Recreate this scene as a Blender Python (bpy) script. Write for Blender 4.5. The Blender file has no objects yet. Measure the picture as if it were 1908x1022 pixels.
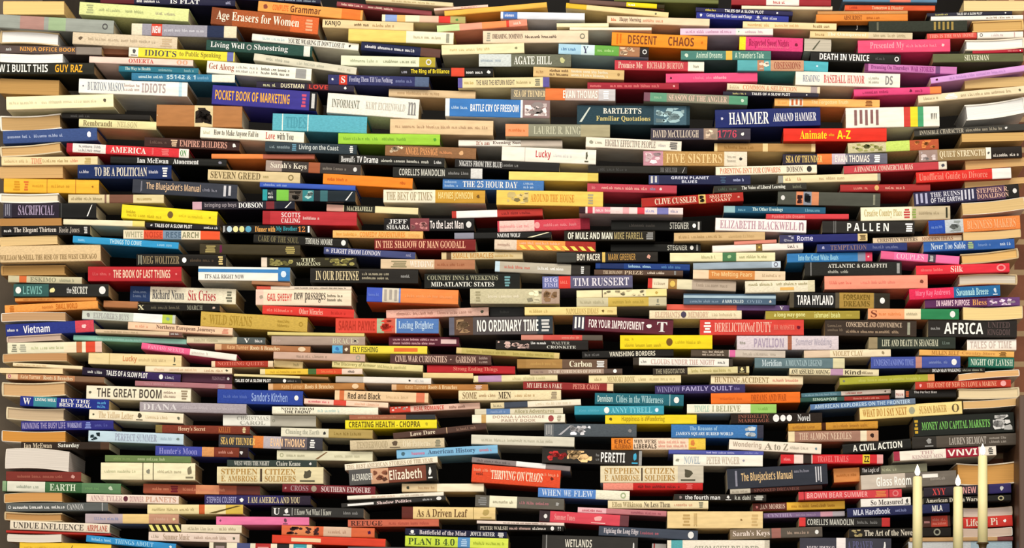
import bpy, bmesh, math, random
from mathutils import Vector

# ------------------------------------------------------------------ camera, light, exposure
S = 0.00115            # metres per photo pixel on the front plane of the book wall
D = 6.4                # distance from the camera to that plane
VX = 1170.0            # photo column straight ahead of the camera
HZ = 1450.0            # photo row at the height of the camera
Z0 = 1.75              # height of photo row 1022
def X(px): return (px - 954.0) * S
def Z(py): return Z0 + (1022.0 - py) * S
scene = bpy.context.scene
C = scene.collection
cam_d = bpy.data.cameras.new('camera'); cam = bpy.data.objects.new('camera', cam_d); C.objects.link(cam)
cam.location = (X(VX), -D, Z(HZ)); cam.rotation_euler = (math.pi/2, 0, 0)
cam_d.sensor_width = 36.0; cam_d.lens = 36.0 * D / (1908 * S)
cam_d.shift_y = (HZ - 511.0) / 1908.0; cam_d.shift_x = (954.0 - VX) / 1908.0
scene.camera = cam
scene.view_settings.view_transform = 'Standard'; scene.view_settings.look = 'None'
scene.view_settings.exposure = 0.0; scene.view_settings.gamma = 1.0
scene.view_settings.use_curve_mapping = False
world = bpy.data.worlds.new('room_light'); scene.world = world; world.use_nodes = True
bg = world.node_tree.nodes['Background']
bg.inputs['Color'].default_value = (1.0, 0.93, 0.82, 1); bg.inputs['Strength'].default_value = 0.42
def area(name, loc, target, sx, sy, power, col):
    l = bpy.data.lights.new(name, 'AREA'); l.shape = 'RECTANGLE'; l.size = sx; l.size_y = sy
    l.energy = power; l.color = col
    o = bpy.data.objects.new(name, l); C.objects.link(o); o.location = loc
    o.rotation_euler = (Vector(target) - Vector(loc)).to_track_quat('-Z', 'Y').to_euler(); return o
area('ceiling_lamp', (0.0, -3.2, 4.4), (0, 0, 2.4), 5.2, 1.4, 150, (1.0, 0.93, 0.80))
area('fill_light', (0.0, -4.7, 1.9), (0, 0, 2.05), 5.6, 1.6, 122, (1.0, 0.95, 0.86))  # unseen fill light, added in front to brighten the lower rows

# ------------------------------------------------------------------ materials
def lin(h):
    h = h if len(h) == 6 else ''.join(c*2 for c in h)
    v = [int(h[i:i+2], 16)/255 for i in (0, 2, 4)]
    return tuple((c/12.92 if c <= .04045 else ((c+.055)/1.055)**2.4) * ALB for c in v) + (1.0,)
ALB = 0.86
def node_mat(name, rough, kind):
    m = bpy.data.materials.new(name); m.use_nodes = True; nt = m.node_tree
    b = nt.nodes['Principled BSDF']; b.inputs['Roughness'].default_value = rough
    b.inputs['Specular IOR Level'].default_value = .09
    at = nt.nodes.new('ShaderNodeAttribute'); at.attribute_name = 'Col'
    tc = nt.nodes.new('ShaderNodeTexCoord'); mp = nt.nodes.new('ShaderNodeMapping')
    nz = nt.nodes.new('ShaderNodeTexNoise'); mr = nt.nodes.new('ShaderNodeMapRange')
    mx = nt.nodes.new('ShaderNodeMix'); mx.data_type = 'RGBA'; mx.blend_type = 'MULTIPLY'
    mx.inputs[0].default_value = 1.0
    nt.links.new(tc.outputs['Object'], mp.inputs['Vector']); nt.links.new(mp.outputs['Vector'], nz.inputs['Vector'])
    nt.links.new(nz.outputs['Fac'], mr.inputs['Value'])
    nt.links.new(at.outputs['Color'], mx.inputs[6]); nt.links.new(mr.outputs['Result'], mx.inputs[7])
    nt.links.new(mx.outputs[2], b.inputs['Base Color'])
    if kind == 'pages':                       # fine leaf lines along the block
        mp.inputs['Scale'].default_value = (2, 2, 900); nz.inputs['Scale'].default_value = 1.0
        nz.inputs['Detail'].default_value = 3; lo, hi = .72, 1.08
    elif kind == 'cloth':
        mp.inputs['Scale'].default_value = (30, 30, 90); nz.inputs['Scale'].default_value = 6.0; lo, hi = .86, 1.1
    else:
        mp.inputs['Scale'].default_value = (14, 14, 60); nz.inputs['Scale'].default_value = 2.0; lo, hi = .9, 1.08
    mr.inputs['From Min'].default_value = .3; mr.inputs['From Max'].default_value = .7
    mr.inputs['To Min'].default_value = lo; mr.inputs['To Max'].default_value = hi
    return m
M_GLOSS = node_mat('glossy_card', .4, 'card')
M_CLOTH = node_mat('matte_cloth', .7, 'cloth')
M_PAGES = node_mat('paper_pages', .9, 'pages')
M_INK = node_mat('printed_ink', .45, 'card')
def flat_mat(name, col, rough=.6, scale=8, dark=.6, sc=(1, 1, 1), emit=None, sss=0):
    m = bpy.data.materials.new(name); m.use_nodes = True; nt = m.node_tree
    b = nt.nodes['Principled BSDF']; b.inputs['Roughness'].default_value = rough
    tc = nt.nodes.new('ShaderNodeTexCoord'); mp = nt.nodes.new('ShaderNodeMapping'); mp.inputs['Scale'].default_value = sc
    nz = nt.nodes.new('ShaderNodeTexNoise'); nz.inputs['Scale'].default_value = scale; nz.inputs['Detail'].default_value = 6
    rp = nt.nodes.new('ShaderNodeValToRGB'); c = lin(col)
    rp.color_ramp.elements[0].position = .3; rp.color_ramp.elements[1].position = .7
    rp.color_ramp.elements[0].color = (c[0]*dark, c[1]*dark, c[2]*dark, 1); rp.color_ramp.elements[1].color = c
    nt.links.new(tc.outputs['Object'], mp.inputs['Vector']); nt.links.new(mp.outputs['Vector'], nz.inputs['Vector'])
    nt.links.new(nz.outputs['Fac'], rp.inputs['Fac']); nt.links.new(rp.outputs['Color'], b.inputs['Base Color'])
    if sss: b.inputs['Subsurface Weight'].default_value = sss; b.inputs['Subsurface Radius'].default_value = (.02, .012, .006)
    if emit: b.inputs['Emission Color'].default_value = lin(emit[0]); b.inputs['Emission Strength'].default_value = emit[1]
    return m
def brick_mat():
    m = bpy.data.materials.new('old_brick'); m.use_nodes = True; nt = m.node_tree
    b = nt.nodes['Principled BSDF']; b.inputs['Roughness'].default_value = .9
    tc = nt.nodes.new('ShaderNodeTexCoord'); mp = nt.nodes.new('ShaderNodeMapping')
    mp.inputs['Rotation'].default_value = (math.pi/2, 0, 0)
    br = nt.nodes.new('ShaderNodeTexBrick'); br.inputs['Scale'].default_value = 1.0
    br.inputs['Brick Width'].default_value = .2; br.inputs['Row Height'].default_value = .068
    br.inputs['Mortar Size'].default_value = .007; br.inputs['Mortar Smooth'].default_value = .3
    br.inputs['Color1'].default_value = lin('a06448'); br.inputs['Color2'].default_value = lin('7c4c38'); br.inputs['Mortar'].default_value = lin('c8a880')
    nz = nt.nodes.new('ShaderNodeTexNoise'); nz.inputs['Scale'].default_value = 18; nz.inputs['Detail'].default_value = 8
    mr = nt.nodes.new('ShaderNodeMapRange'); mr.inputs['To Min'].default_value = .55; mr.inputs['To Max'].default_value = 1.3
    mx = nt.nodes.new('ShaderNodeMix'); mx.data_type = 'RGBA'; mx.blend_type = 'MULTIPLY'; mx.inputs[0].default_value = 1
    bp = nt.nodes.new('ShaderNodeBump'); bp.inputs['Strength'].default_value = .6; bp.inputs['Distance'].default_value = .01
    nt.links.new(tc.outputs['Object'], mp.inputs['Vector']); nt.links.new(mp.outputs['Vector'], br.inputs['Vector'])
    nt.links.new(tc.outputs['Object'], nz.inputs['Vector']); nt.links.new(nz.outputs['Fac'], mr.inputs['Value'])
    nt.links.new(br.outputs['Color'], mx.inputs[6]); nt.links.new(mr.outputs['Result'], mx.inputs[7])
    nt.links.new(mx.outputs[2], b.inputs['Base Color'])
    nt.links.new(nz.outputs['Fac'], bp.inputs['Height']); nt.links.new(bp.outputs['Normal'], b.inputs['Normal'])
    return m

# ------------------------------------------------------------------ the setting
def box_bm(bm, x0, x1, y0, y1, z0, z1):
    v = [bm.verts.new((x, y, z)) for x in (x0, x1) for y in (y0, y1) for z in (z0, z1)]
    for q in ((0,1,3,2), (4,6,7,5), (0,4,5,1), (2,3,7,6), (0,2,6,4), (1,5,7,3)): bm.faces.new([v[i] for i in q])
def obj(name, bm, mat, parent=None, bevel=0, smooth=False):
    bmesh.ops.recalc_face_normals(bm, faces=bm.faces)
    me = bpy.data.meshes.new(name); bm.to_mesh(me); bm.free(); me.materials.append(mat)
    o = bpy.data.objects.new(name, me); C.objects.link(o)
    if parent: o.parent = parent
    if bevel:
        md = o.modifiers.new('bevel', 'BEVEL'); md.width = bevel; md.segments = 2
    if smooth: me.polygons.foreach_set('use_smooth', [True]*len(me.polygons))
    return o
def struct(name, x0, x1, y0, y1, z0, z1, mat, bevel=0):
    bm = bmesh.new(); box_bm(bm, x0, x1, y0, y1, z0, z1); o = obj(name, bm, mat, None, bevel)
    o['kind'] = 'structure'; return o
LEDGE = Z(1052)
WOOD = flat_mat('dark_wood', '6e4a32', .5, 5, .5, (1, 1, .12))
BRICK = brick_mat()
struct('wall_back', -2.6, 2.6, .75, .85, 0, 4.2, flat_mat('gap_shade_wall', '120e0a', .9, 6, .6))  # wall coloured near black to stand in for deep shade in the gaps
struct('wall_right', X(1868), 2.6, .23, .75, 0, 4.2, BRICK)
struct('wall_left', -2.6, X(40), .23, .75, 0, 4.2, flat_mat('dark_stone', '6a5e50', .9, 9, .5))
struct('floor', -2.6, 2.6, -4.2, .85, -.1, 0, flat_mat('floor_boards', '8a6a48', .5, 4, .6, (1, .1, 1)))
struct('trim_1', X(1893), X(2010), -.05, .22, LEDGE, Z(742), WOOD, .004)
struct('trim_2', X(6), X(38), .205, .23, LEDGE, Z(960), flat_mat('grey_post', '5c564c', .7, 9, .6, (1, 1, .2)), .003)
struct('trim_3', -1.7, 1.7, -.21, .22, LEDGE - .05, LEDGE, WOOD, .004)
struct('trim_4', -1.62, 1.62, -.16, .22, 0, LEDGE - .05, WOOD, .004)

# ------------------------------------------------------------------ lettering
SANS = ('AFRICA', 'Vietnam', 'Rome', 'DEATH', 'DESCENT', 'CHAOS', 'TARA', 'A CIVIL', 'PERETTI', 'P A L', 'LEWIS', 'GUY', 'HOW I', 'MLA',
        'BOY RACER', 'VNVI', 'LIVING', 'GREEN', 'BLUES', 'HAMMER ARM', 'FLY', 'CREATING', 'OF MULE', 'MIKE', 'STEGNER', 'TALES OF', 'WHITE',
        'NOISE', 'RESE', 'ARCH', 'BATTLE', 'POCKET', 'bringing', 'Lucky', 'NEW', 'a long', 'ishmael', 'Drama', 'TV', 'NINJA', 'FOR YOUR', 'DINNER', 'HUNTER', 'SINGA', 'the fourth', 'k.o.')
def serif(s, A=0x1D400, a=0x1D41A, d=0x1D7CE):
    o = ''
    for c in s:
        if 'A' <= c <= 'Z': o += chr(A + ord(c) - 65)
        elif 'a' <= c <= 'z': o += chr(a + ord(c) - 97)
        elif '0' <= c <= '9': o += chr(d + ord(c) - 48)
        else: o += c
    return o
TEXT = {}
def want(t): TEXT.setdefault(t, None)
MARKS = ('~', '=', '#', '*', '@', 'o', '%', '&', '/', '_')
def is_mark(t): return t in MARKS or set(t) == {'|'} or (len(t) > 1 and set(t) == {'/'})
def halves(t):
    w = t.split(' ')
    if len(w) < 2: return [t]
    best = min(range(1, len(w)), key=lambda k: abs(len(' '.join(w[:k])) - len(' '.join(w[k:]))))
    return [' '.join(w[:best]), ' '.join(w[best:])]
def make_texts():
    made = {}
    for t in TEXT:
        cu = bpy.data.curves.new('t', 'FONT'); cu.resolution_u = 2
        cu.body = serif(t, 0x1D5D4, 0x1D5EE, 0x1D7EC) if t.startswith(SANS) or sum(map(ord, t)) % 10 < 2 else serif(t)
        o = bpy.data.objects.new('t', cu); C.objects.link(o); made[t] = o
    bpy.context.view_layer.update()
    dg = bpy.context.evaluated_depsgraph_get()
    for t, o in made.items():
        me = o.evaluated_get(dg).to_mesh()
        vs = [(v.co.x, v.co.y) for v in me.vertices]; fs = [tuple(p.vertices) for p in me.polygons]
        if vs:
            x0 = min(v[0] for v in vs); x1 = max(v[0] for v in vs); y0 = min(v[1] for v in vs); y1 = max(v[1] for v in vs)
            TEXT[t] = ([((x-x0), (y-y0)) for x, y in vs], fs, max(x1-x0, 1e-4), max(y1-y0, 1e-4))
        o.evaluated_get(dg).to_mesh_clear()
    for o in made.values():
        cu = o.data; bpy.data.objects.remove(o); bpy.data.curves.remove(cu)

class Ink:
    """flat printed shapes in spine coordinates (u along the spine, w across it), each with a colour"""
    def __init__(s): s.v = []; s.f = []; s.c = []
    def poly(s, pts, col):
        n = len(s.v); s.v += pts; s.f.append(tuple(range(n, n+len(pts)))); s.c.append(col)
    def rect(s, a, b, c, d, col): s.poly([(a, c), (b, c), (b, d), (a, d)], col)
    def ell(s, cx, cy, rx, ry, col, n=12): s.poly([(cx+rx*math.cos(6.2832*k/n), cy+ry*math.sin(6.2832*k/n)) for k in range(n)], col)
    def text(s, t, a, b, c, d, col):
        T = TEXT.get(t)
        if not T: return
        vs, fs, w, h = T; sx = (b-a)/w; sy = (d-c)/h
        if sx > 1.35*sy:
            m = (a+b)/2; sx = 1.35*sy; a = m - sx*w/2
        if sy > 2.6*sx:
            m = (c+d)/2; sy = 2.6*sx; c = m - sy*h/2
        n = len(s.v); s.v += [(a+x*sx, c+y*sy) for x, y in vs]
        for f in fs: s.f.append(tuple(i+n for i in f)); s.c.append(col)
    def script(s, a, b, c, d, col, rnd):           # a line of print too small to read
        h = d-c; x = a; lw = h*.17
        while x < b - h*.5:
            for k in range(rnd.randint(3, 8)):
                if x > b - h*.5: break
                t = h if rnd.random() < .3 else h*.68
                s.rect(x, x+lw, c, c+t, col)
                r = rnd.random()
                if r < .55: s.rect(x+lw, x+h*.42, c+h*.68-lw, c+h*.68, col)
                if r > .4: s.rect(x+lw, x+h*.42, c, c+lw, col)
                if r < .8: s.rect(x+h*.32, x+h*.32+lw, c, c+h*.62, col)
                x += h*.62
            x += h*.5
def shade(c, k): return (min(1, c[0]*k), min(1, c[1]*k), min(1, c[2]*k), 1)
def ink_marks(texts, L, T, rnd):
    """one (name, shapes) pair for each piece of print or painted glare on a spine"""
    out = []
    for a, b, col, t, pos in texts:
        I = J = Ink(); out.append(('small_print' if t in '~=' else 'emblem_or_glare' if is_mark(t) else 'title_lettering', I))
        u0, u1 = a*L, b*L; c = lin(col)
        w0, w1 = {'u': (.5, .92), 'd': (.08, .5)}.get(pos, (.12, .88)); w0 *= T; w1 *= T
        m = (w0+w1)/2; hh = w1-w0
        if t == '~':
            k = min(hh*.62, .0065); I.script(u0, u1, m-k/2, m+k/2, c, rnd)
        elif t == '=':
            k = min(hh*.4, .006); I.script(u0, u1, m+hh*.06, m+hh*.06+k, c, rnd); I.script(u0, u1, m-hh*.06-k, m-hh*.06, c, rnd)
        elif t == '#':
            for k in range(4):
                e = (u1-u0)*rnd.uniform(0, .25); J.rect(u0+e, u1-e*rnd.random(), w0+hh*(.04+.24*k), w0+hh*(.2+.24*k), c)
        elif t == '*':
            r = min((u1-u0)/2, hh*.34); n = 9; ph = rnd.random()*6; q = [rnd.uniform(.55, 1) for k in range(n)]
            J.poly([((u0+u1)/2 + r*q[k]*math.cos(ph+6.2832*k/n), m + r*q[k]*math.sin(ph+6.2832*k/n)) for k in range(n)], c)
        elif t == '@': J.ell((u0+u1)/2, m, (u1-u0)/2, min(hh/2, (u1-u0)*.6), c)
        elif t == 'o':
            cx = (u0+u1)/2; rx = (u1-u0)/2; ry = min(hh/2, rx*1.1); n = 14
            for k in range(n):
                p, q = 6.2832*k/n, 6.2832*(k+1)/n
                J.poly([(cx+rx*math.cos(p), m+ry*math.sin(p)), (cx+rx*math.cos(q), m+ry*math.sin(q)), (cx+rx*.6*math.cos(q), m+ry*.6*math.sin(q)), (cx+rx*.6*math.cos(p), m+ry*.6*math.sin(p))], c)
        elif t == '%':
            for k in range(max(6, int((u1-u0)/.004))):
                x = rnd.uniform(u0, u1); y = rnd.uniform(w0, w1); r = rnd.uniform(.12, .3)*hh; n = rnd.randint(4, 7); ph = rnd.random()*6
                cc = shade(c, rnd.choice((.35, .7, 1, 1, 1.25)))
                J.poly([(min(u1, max(u0, x+1.6*r*math.cos(ph+6.2832*i/n))), min(w1, max(w0, y+r*math.sin(ph+6.2832*i/n)))) for i in range(n)], cc)
        elif t == '&':
            w = u1-u0; n = 11; q = [rnd.uniform(.55, 1) for k in range(n)]
            J.poly([((u0+u1)/2 + w*.36*q[k]*math.cos(6.2832*k/n), m+hh*.08 + hh*.42*q[k]*math.sin(6.2832*k/n)) for k in range(n)], c); J.rect(u0, u1, w0, w0+hh*.12, c)
        elif t == '/':
            k = (u1-u0)*.22; J.poly([(u0, w0), (u0+k, w0), (u1, w1), (u1-k*.6, w1)], c)
        elif t == '_': J.rect(u0, u1, m-hh*.3, m+hh*.3, c)  # plain bar; on some spines it is painted glare, not print
        elif set(t) == {'|'}:
            n = len(t); w = (u1-u0)/(2*n-1)
            for k in range(n): J.rect(u0+2*k*w, u0+(2*k+1)*w, w0+hh*(.1 if k % 2 else 0), w1, c)
        elif set(t) == {'/'}:
            n = len(t); w = (u1-u0)/(2*n)
            for k in range(n): x = u0+2*k*w; J.poly([(x+w, w0), (min(u1, x+2*w), w0), (x+w, w1), (x, w1)], c)
        elif pos == '=' and len(halves(t)) == 2:
            p, q = halves(t); I.text(p, u0, u1, m+.03*T, w1, c); I.text(q, u0, u1, w0, m-.03*T, c)
        else:
            k = hh*.36 if pos in 'ud' and pos else hh*.43
            I.text(t, u0, u1, m-k, m+k, c)
    return [q for q in out if q[1].f]

# ------------------------------------------------------------------ one book
# local frame: x along the spine, y away from the spine face, z up; origin under the middle of the spine
class Mesh:
    def __init__(s): s.v = []; s.f = []; s.c = []
    def add(s, v, f, c): n = len(s.v); s.v += v; s.f += [tuple(i+n for i in q) for q in f]; s.c += c
def bulge(z, T, b):
    q = max(0.0, 1 - ((z-T/2)/(T/2))**2); return -b*q
def cover_mesh(L, W, T, t, hard, base, bands, bend):
    bz = min(.0011, .07*T) if hard else min(.0006, .04*T); n = 7
    outer = [(W, T)] + [(.0012 if i in (0, n-1) else 0, 0) for i in []]
    prof = [(W, 0.0)]
    for i in range(n):
        z = T*i/(n-1); y = bulge(z, T, bz); e = min(.0011, T*.12)
        if i == 0: prof += [(e, 0.0), (0.0, e)]
        elif i == n-1: prof += [(0.0, T-e), (e, T)]
        else: prof.append((y, z))
    prof += [(W, T), (W, T-t), (t*1.2, T-t), (t*1.2, t), (W, t)]
    ns = n + 4                                             # prof[1..n+1] is the spine
    cuts = sorted(set([0.0, 1.0] + [min(1, max(0, q)) for b in bands for q in b[:2]]))
    cuts = [c for i, c in enumerate(cuts) if i == 0 or c-cuts[i-1] > 1e-4]
    if bend:
        cuts = sorted(set(cuts + [k/6 for k in range(7)]))
    P = len(prof); v = []; f = []; c = []
    cb = lin(base)
    for u in cuts:
        x = (u-.5)*L
        for y, z in prof: v.append((x, y, z))
    for k in range(len(cuts)-1):
        m = (cuts[k]+cuts[k+1])/2; col = cb
        for a, b, h in bands:
            if a <= m <= b: col = lin(h)
        for i in range(P):
            j = (i+1) % P
            f.append((k*P+i, (k+1)*P+i, (k+1)*P+j, k*P+j)); c.append(col if 1 <= i <= n+1 else cb)
    for k, r in ((0, 1), (len(cuts)-1, -1)):
        o = k*P; a = [0, 1, P-2, P-1]
        # end caps of the two boards and the spine wall
        top = n+3
        bot_face = (o+0, o+1, o+2, o+P-2, o+P-1); top_face = (o+top-2, o+top-1, o+top, o+top+1, o+top+2) if False else None
        idx = list(range(P))
        lower = [0, 1, 2, P-2, P-1]; upper = [P-4, P-5, n+2, n+1, P-3]
        spine = list(range(2, n+1+1)) + [P-3, P-2]
        upper = [n+1, n+2, P-5, P-4, P-3]
        for q in (lower, spine, upper):
            f.append(tuple(o+i for i in (q if r == 1 else q[::-1]))); c.append(cb)
    return v, f, c, bz
def pages_mesh(L, W, T, t, hard, col, rnd):
    ins = .003 if hard else .0004; x0, x1 = -L/2+ins, L/2-ins; y0, y1 = t*1.25, W-ins; z0, z1 = t*1.02, T-t*1.02
    v = [(x, y, z) for x in (x0, x1) for y in (y0, y1) for z in (z0, z1)]
    f = [(0,1,3,2), (4,6,7,5), (0,4,5,1), (2,3,7,6), (0,2,6,4), (1,5,7,3)]
    return v, f, [lin(col)]*6
def place(v, M): return [tuple(M @ Vector(p)) for p in v]
def to_obj(name, m, mat, parent=None):
    me = bpy.data.meshes.new(name); me.from_pydata(m.v, [], m.f); me.materials.append(mat)
    at = me.attributes.new('Col', 'FLOAT_COLOR', 'FACE'); at.data.foreach_set('color', [x for q in m.c for x in q])
    o = bpy.data.objects.new(name, me); C.objects.link(o)
    if parent: o.parent = parent
    return o
PAGE_COLS = ['d8c090', 'e8d8b4', 'c8a878', 'ece0c4', 'b89870', 'dccca4']

def book_parts(r, rnd):
    """r: xl yl xr yr h rec base bands texts flags -> (location, roll, yaw, parts)"""
    xl, yl, xr, yr, h, rec, base, bands, texts, flags = r
    y = rec*.001; k = (D+y)/D
    zh = Z(HZ)
    xc = X(VX)
    ax, az = xc+(X(xl)-xc)*k, zh+(Z(yl)-zh)*k; bx, bz_ = xc+(X(xr)-xc)*k, zh+(Z(yr)-zh)*k
    Ls = math.hypot(bx-ax, bz_-az); roll = math.atan2(bz_-az, bx-ax); T = max(.004, h*S*k*math.cos(roll))
    hard = rnd.random() < (.6 if T > .021 else .25)
    t = min(.0026 if hard else .0009, T*.16)
    ends = 'P' in flags
    if ends:
        W = Ls; L = rnd.uniform(.185, .215)
    else:
        L = Ls; W = min(.175, max(.115, L*rnd.uniform(.64, .74)))
    cx, cz = (ax+bx)/2, (az+bz_)/2
    # the bottom of the spine: T below the top edge
    loc = (cx + math.sin(roll)*T, y, cz - math.cos(roll)*T)
    yaw = rnd.uniform(-.012, .012)
    cov = Mesh(); pag = Mesh(); ink = []
    if ends:
        ccol = rnd.choice(['f4f0e8', 'e8dcc8', 'd8c8a8', 'f0e8dc', 'c8b088']) if 'R' in flags else base
        v, f, c, bz = cover_mesh(L, W, T, t, hard, ccol, [], False); cov.add(v, f, c)
        v, f, c = pages_mesh(L, W, T, t, hard, base, rnd); pag.add(v, f, c)
        left = xl < 954
        def tr(p):
            u, w, z = p
            s = w - W/2; s = s if left else -s            # spine at the outer end of the row
            q = (w/W)                                     # soft books sag away from the spine
            dz = (.10*T*math.sin(3.1*q)*(1 if int(xl*7) % 2 else -1)) if 'R' in flags else 0
            return (s, u + L/2, z + dz)
        if 'R' in flags:                                  # enough cuts along the depth to show the curve
            for m in (cov, pag): subdivide_y(m, W)
        for m in (cov, pag): m.v = [tr(p) for p in m.v]
        for nm, q in ink_marks(texts, Ls, T, rnd):
            m = Mesh(); m.add([(a-Ls/2, -.0006, b) for a, b in q.v], q.f, q.c); ink.append((nm, m))
    else:
        v, f, c, bz = cover_mesh(L, W, T, t, hard, base, bands, False); cov.add(v, f, c)
        pc = rnd.choice(PAGE_COLS)
        v, f, c = pages_mesh(L, W, T, t, hard, pc, rnd); pag.add(v, f, c)
        for k2, (nm, q) in enumerate(ink_marks(texts, L, T, rnd)):
            e = .0003 + .00005*k2
            m = Mesh(); m.add([(a-L/2, -bz-e, b) for a, b in q.v], q.f, q.c); ink.append((nm, m))
    return loc, -roll, yaw, (cov, pag, ink), hard
def subdivide_y(m, W):
    bm = bmesh.new(); vs = [bm.verts.new(p) for p in m.v]; lay = bm.faces.layers.float_color.new('Col') if hasattr(bm.faces.layers, 'float_color') else None
    fl = bm.faces.layers.int.new('i')
    for i, q in enumerate(m.f):
        try: fc = bm.faces.new([vs[k] for k in q]); fc[fl] = i
        except ValueError: pass
    for k in range(1, 8):
        g = list(bm.verts)+list(bm.edges)+list(bm.faces)
        bmesh.ops.bisect_plane(bm, geom=g, plane_co=(0, W*k/8, 0), plane_no=(0, 1, 0))
    bm.verts.index_update(); old = m.c
    m.v = [tuple(v.co) for v in bm.verts]; m.f = [tuple(v.index for v in f.verts) for f in bm.faces]; m.c = [old[f[fl]] for f in bm.faces]
    bm.free()

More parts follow.
